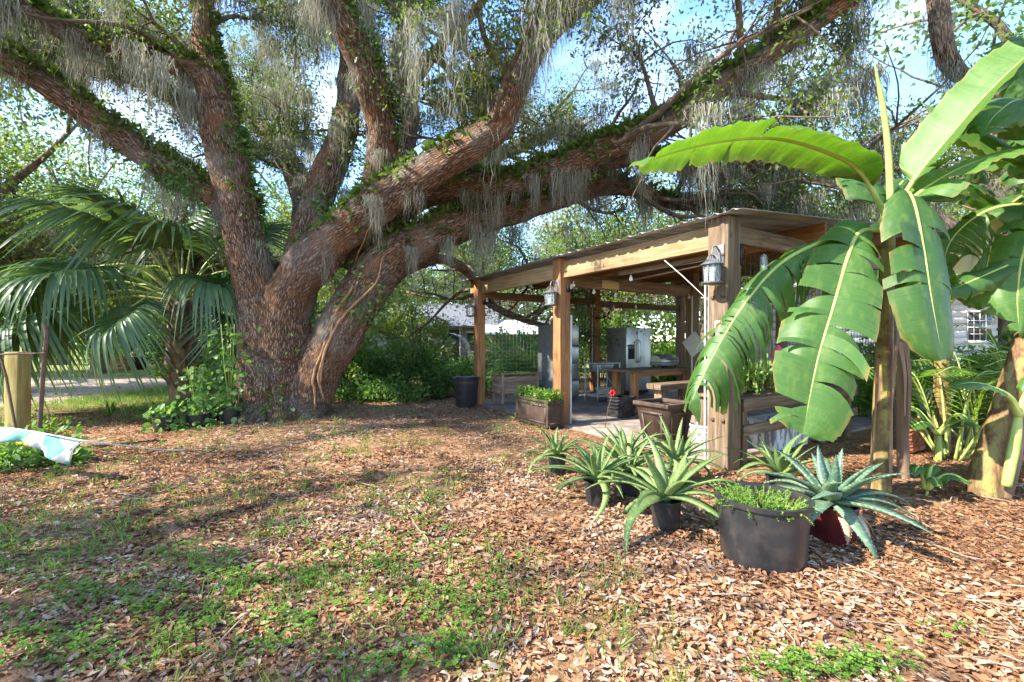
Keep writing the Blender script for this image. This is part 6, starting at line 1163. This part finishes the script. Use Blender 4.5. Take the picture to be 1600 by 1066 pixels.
t = thing('timber_planter', 'far brown timber planter box at the edge of the drive', 'planter', (-19.5, 23.0, 0)); MB().box(-0.7, 0.7, -0.4, 0.4, 0, 0.62).build('soil_fill', M_SOIL, t)
for k in range(4): MB().box(-0.75, 0.75, -0.46, -0.402, 0.02+k*0.165, 0.175+k*0.165).build('board', W_ORANGE, t)
# stub post and areca-like fronds behind the bananas
def areca(label, x, y, h, n, seed):
    r = np.random.default_rng(seed); t = thing('areca_palm', label, 'palm', (x, y, 0), 0)
    for k in range(n):
        a = k*2.4+r.normal()*0.3; el = r.uniform(0.7, 1.3); ll = h*r.uniform(0.8, 1.1); d = np.array([math.cos(a)*math.cos(el), math.sin(a)*math.cos(el), math.sin(el)]); p = spline(np.array([(0.1*math.cos(a), 0.1*math.sin(a), -0.03), d*ll*0.6, d*ll+np.array([d[0]*0.35*ll, d[1]*0.35*ll, -0.30*ll])]), 0.06); m_ = len(p); tg = np.gradient(p, axis=0); tg /= np.linalg.norm(tg, axis=1)[:, None]; sd_ = np.cross(tg, (0, 0, 1.0)); sd_ /= np.linalg.norm(sd_, axis=1)[:, None]+1e-9
        c, d2 = [], []
        for q in range(m_//3, m_):
            for sg_ in (-1, 1): c.append(p[q]); d2.append(tg[q]*0.6+sd_[q]*sg_*0.9+np.array([0, 0, -0.25]))
        c = np.array(c); d2 = np.array(d2); LL = 0.34*r.uniform(0.8, 1.1, len(c)); v_, f_, r2 = leafmesh(c, d2, np.tile([0, 0, 1.0], (len(c), 1)), LL, LL*0.10, r.uniform(0.2, 1)); fr_ = link('frond', mk('areca_frond', v_, f_, MAT['bright_leaf'], False, {'rnd': r2}), t); link('rachis', MB().tube(p, np.linspace(0.018, 0.004, m_), 5).mesh('rachis', M_RIB, True), fr_)
areca('feathery areca palm clump behind the tall banana stem', 5.5, 5.7, 1.9, 12, 1); areca('feathery areca palm clump beside the leaning banana plant', 6.4, 6.2, 2.1, 13, 2); areca('taller feathery areca palm against the white trailer', 8.2, 7.2, 2.6, 13, 3)
# overhead limb that dips into frame at the upper right
t = thing('oak_limb', 'mossy limb of a neighbouring oak dipping into the upper right', 'tree limb', tuple(P(1460, -60, 6.0))); s = spline(np.array([np.r_[P(1450, -140, 6.2), 0.16], np.r_[P(1463, -20, 6.0), 0.125], np.r_[P(1470, 45, 5.9), 0.115], np.r_[P(1480, 92, 5.9), 0.11], np.r_[P(1505, 122, 6.0), 0.09], np.r_[P(1540, 150, 6.2), 0.07], np.r_[P(1600, 160, 6.5), 0.05]]), 0.08); v_, q_, ex = tubearr(s[:, :3], s[:, 3]*(1+0.3*(fbm(s[:, :3]*3, 4, 2)-0.5)), 14)
al = np.repeat(np.arange(len(s))*0.08, 14); an = np.tile(np.linspace(0, 2*pi, 14, endpoint=False), len(s)); wlink('limb', mk('limb', v_, [q_]+[np.array([e]) for e in ex], MAT['bark'], True, {'bco': np.stack([0.1*np.cos(an), 0.1*np.sin(an), al], -1)}), t)
kind(wlink('hanging_moss', moss_mass([s[j, :3]-np.array([0, 0, 0.05]) for j in range(6, len(s), 3)], 0.5, 0.8), t), 'stuff')

# ------------------------------------------------------------------ leaf litter, weeds and grass on the ground
def onslab(x, y):
    lx = (x-2.45)*0.852+(y-5.25)*0.5236; ly = -(x-2.45)*0.5236+(y-5.25)*0.852; return (lx > -0.08) & (ly > -0.32) & (ly < 6.55) & (lx < 7.4)
def sample(n, y0, y1, pw):
    out = []
    yy = np.linspace(y0, y1, 600); pdf = yy*np.minimum(1, (2.8/yy)**pw); cdf = np.cumsum(pdf)/pdf.sum(); y = np.interp(rng.random(n), cdf, yy); x = rng.uniform(-1, 1, n)*(1.25*y+0.4); return x, y
x, y = sample(260000, 1.2, 15.0, 1.55); sl_ = onslab(x, y); bare = (fbm(np.stack([x*1.9, y*1.9, x*0], -1), 163, 4) > 0.60) & (rng.random(len(x)) < 0.72); keep = ~bare & (~sl_ | (rng.random(len(x)) < 0.012)) & (np.hypot(x-OAK[0], y-OAK[1]) > 0.75) & ~((x < -5) & (y > 9) & (rng.random(len(x)) < 0.75)); x, y = x[keep], y[keep]; sl_ = sl_[keep]
n = len(x); z = np.where(sl_, 0.034, hgt(x, y)+rng.uniform(0.0, 0.022, n)); grow_ = 1+0.035*np.clip(y-2.5, 0, 9); L = np.where(rng.random(n) < 0.35, rng.uniform(0.010, 0.026, n), rng.uniform(0.026, 0.064, n))*grow_
chips = (x+0.25*y > 2.6) & (rng.random(n) < 0.6); asp = np.where(chips, rng.uniform(0.10, 0.28, n), rng.uniform(0.34, 0.52, n)); L = np.where(chips, L*rng.uniform(0.7, 1.3, n), L)
a = rng.uniform(0, 2*pi, n); tilt = rng.normal(size=n)*0.22; d = np.stack([np.cos(a)*np.cos(tilt), np.sin(a)*np.cos(tilt), np.sin(tilt)], -1); nn = np.stack([rng.normal(size=n)*0.3, rng.normal(size=n)*0.3, np.where(rng.random(n) < 0.8, 1.0, -1.0)], -1)
reg = fbm(np.stack([x*0.8, y*0.8, x*0], -1), 61, 3); dk = np.clip((fbm(np.stack([x*2.6, y*2.6, x*0], -1), 63, 3)-0.56)*4, 0, 1); hue = np.clip(rng.beta(1.7, 1.5, n)*0.95+(reg-0.5)*0.6-0.35*dk, 0, 1); hue = np.where(chips, np.clip(hue*0.72, 0, 1), hue); hue = np.clip(hue-0.14*np.clip((x-1.9)/0.8, 0, 1), 0, 1)
far = y > 6.0
v1, f1, r1 = leafmesh(np.stack([x, y, z], -1)[~far], d[~far], nn[~far], L[~far], (L*asp)[~far], hue[~far], 0.22, True)
v2, f2, r2 = leafmesh(np.stack([x, y, z], -1)[far], d[far], nn[far], L[far], (L*asp)[far], hue[far], 0.22, False)
kind(link('leaf_litter', mk('leaf_litter', np.concatenate([v1, v2]), [f1, f2+len(v1)], MAT['litter'], False, {'rnd': np.concatenate([r1, r2])})), 'stuff')
# weeds: rounded leaflets in low patches
PATCH = [(40,890,75,28),(110,868,60,18),(250,812,60,14),(330,882,60,22),(521,761,30,9),(575,785,35,9),(612,800,26,9),(380,917,55,22),(480,905,55,20),(540,872,65,22),(600,900,50,18),(700,955,60,28),(770,925,45,18),(640,1015,60,24),(600,1048,60,18),(700,1022,45,20),(40,975,55,25),(70,1010,55,25),(150,1030,55,22),(330,975,60,28),(285,1000,45,22),(230,955,50,24),(205,905,50,16),(440,830,50,12),(1262,1050,65,16),(1225,1040,30,12),(1365,1042,40,14),(1455,990,24,9),(1508,1002,22,8),(1320,1048,40,14),(450,980,40,20),(120,930,60,20),(20,850,40,14),(420,1015,30,15),(740,855,40,10),(350,835,60,12),(160,840,60,14),(545,950,50,18),(500,1010,40,20),(800,885,30,8),(255,870,40,15)]
c = []
for px, py, rx, ry in PATCH:
    dens = int(9*rx*ry/ (1+((py-533)/200.0)**0)*0.015*rng.uniform(0.2, 1.6)); ax = rng.normal(size=dens)*rx*0.7; ay = rng.normal(size=dens)*ry*0.7
    for u, w in zip(ax, ay): q = G(px+u, py+w); c.append((q[0], q[1]))
c = np.array(c)+rng.normal(size=(len(c), 2))*0.03; ex_x, ex_y = sample(16000, 1.6, 9.0, 1.2); mk_ = (fbm(np.stack([ex_x*1.3, ex_y*1.3, ex_x*0], -1), 70, 4) > 0.63) & (ex_x < 0.6) & ~onslab(ex_x, ex_y); c = np.concatenate([c, np.stack([ex_x[mk_], ex_y[mk_]], -1)])
m_ = len(c); h = rng.uniform(0.02, 0.065, m_); b0 = np.stack([c[:, 0], c[:, 1], hgt(c[:, 0], c[:, 1])+h], -1); per = 5; cc = np.repeat(b0, per, 0); n = len(cc); aa = np.tile(np.arange(per)*2*pi/per, m_)+np.repeat(rng.uniform(0, 6, m_), per); d = np.stack([np.cos(aa), np.sin(aa), rng.uniform(-0.1, 0.5, n)], -1); L = np.repeat(rng.uniform(0.012, 0.024, m_), per); cc = cc+rng.normal(size=(n, 3))*0.004
v_, f_, r2 = leafmesh(cc, d, np.tile([0, 0, 1.0], (n, 1)), L, L*0.85, np.clip(np.repeat(rng.random(m_), per)*0.7+rng.random(n)*0.3, 0, 1))
kind(link('clover_patches', mk('clover', v_, f_, MAT['clover'], False, {'rnd': r2})), 'stuff')
# grass blades in thin tufts
gx_, gy_ = sample(2600, 1.7, 9.5, 1.0); k_ = (fbm(np.stack([gx_*0.9, gy_*0.9, gx_*0], -1), 90, 3) > 0.5) & (gx_ < 0.9-0.05*gy_) & ~onslab(gx_, gy_); ga = np.stack([gx_[k_], gy_[k_]], -1); lx_, ly_ = rng.uniform(-11, -4.8, 2600), rng.uniform(9.2, 15, 2600); ga = np.concatenate([ga, np.stack([lx_, ly_], -1)])
bl = np.repeat(ga, 9, 0)+rng.normal(size=(len(ga)*9, 2))*0.035; n = len(bl); b0 = np.stack([bl[:, 0], bl[:, 1], hgt(bl[:, 0], bl[:, 1])], -1); L = rng.uniform(0.05, 0.15, n); d = np.stack([rng.normal(size=n)*0.45, rng.normal(size=n)*0.45, np.ones(n)], -1); v_, f_, r2 = leafmesh(b0, d, rdir(n), L, 0.006+0*L, np.repeat(rng.random(len(ga)), 9))
kind(link('grass_tufts', mk('grass', v_, f_, MAT['grass'], False, {'rnd': r2})), 'stuff')
# fallen twigs and shed moss
tw = MB()
for k in range(150):
    x0, y0 = (rng.uniform(1.5, 5.5), rng.uniform(2.0, 4.6)) if k < 90 else (rng.uniform(-4, 2), rng.uniform(2.0, 7))
    if onslab(x0, y0): continue
    a = rng.uniform(0, 6.28); L = rng.uniform(0.12, 0.5); pts = []
    for u in np.linspace(0, 1, 5): xx = x0+math.cos(a)*L*u+rng.normal()*0.012; yy = y0+math.sin(a)*L*u+rng.normal()*0.012; pts.append((xx, yy, float(hgt(xx, yy))+0.022+0.01*rng.random()))
    tw.tube(np.array(pts), rng.uniform(0.002, 0.005), 5)
kind(tw.build('fallen_twigs', pmat('dry_twig', [(0.3, (0.25, 0.16, 0.10)), (0.7, (0.48, 0.36, 0.26))], 14, 0.9, 0.2)), 'stuff')

#print('TRIS', sum(len(o.data.loops)-2*len(o.data.polygons) for o in S.objects if o.type=='MESH' and o.data.users==1)/1e6, sum(len(m.loops)-2*len(m.polygons) for m in bpy.data.meshes)/1e6, len(S.objects))
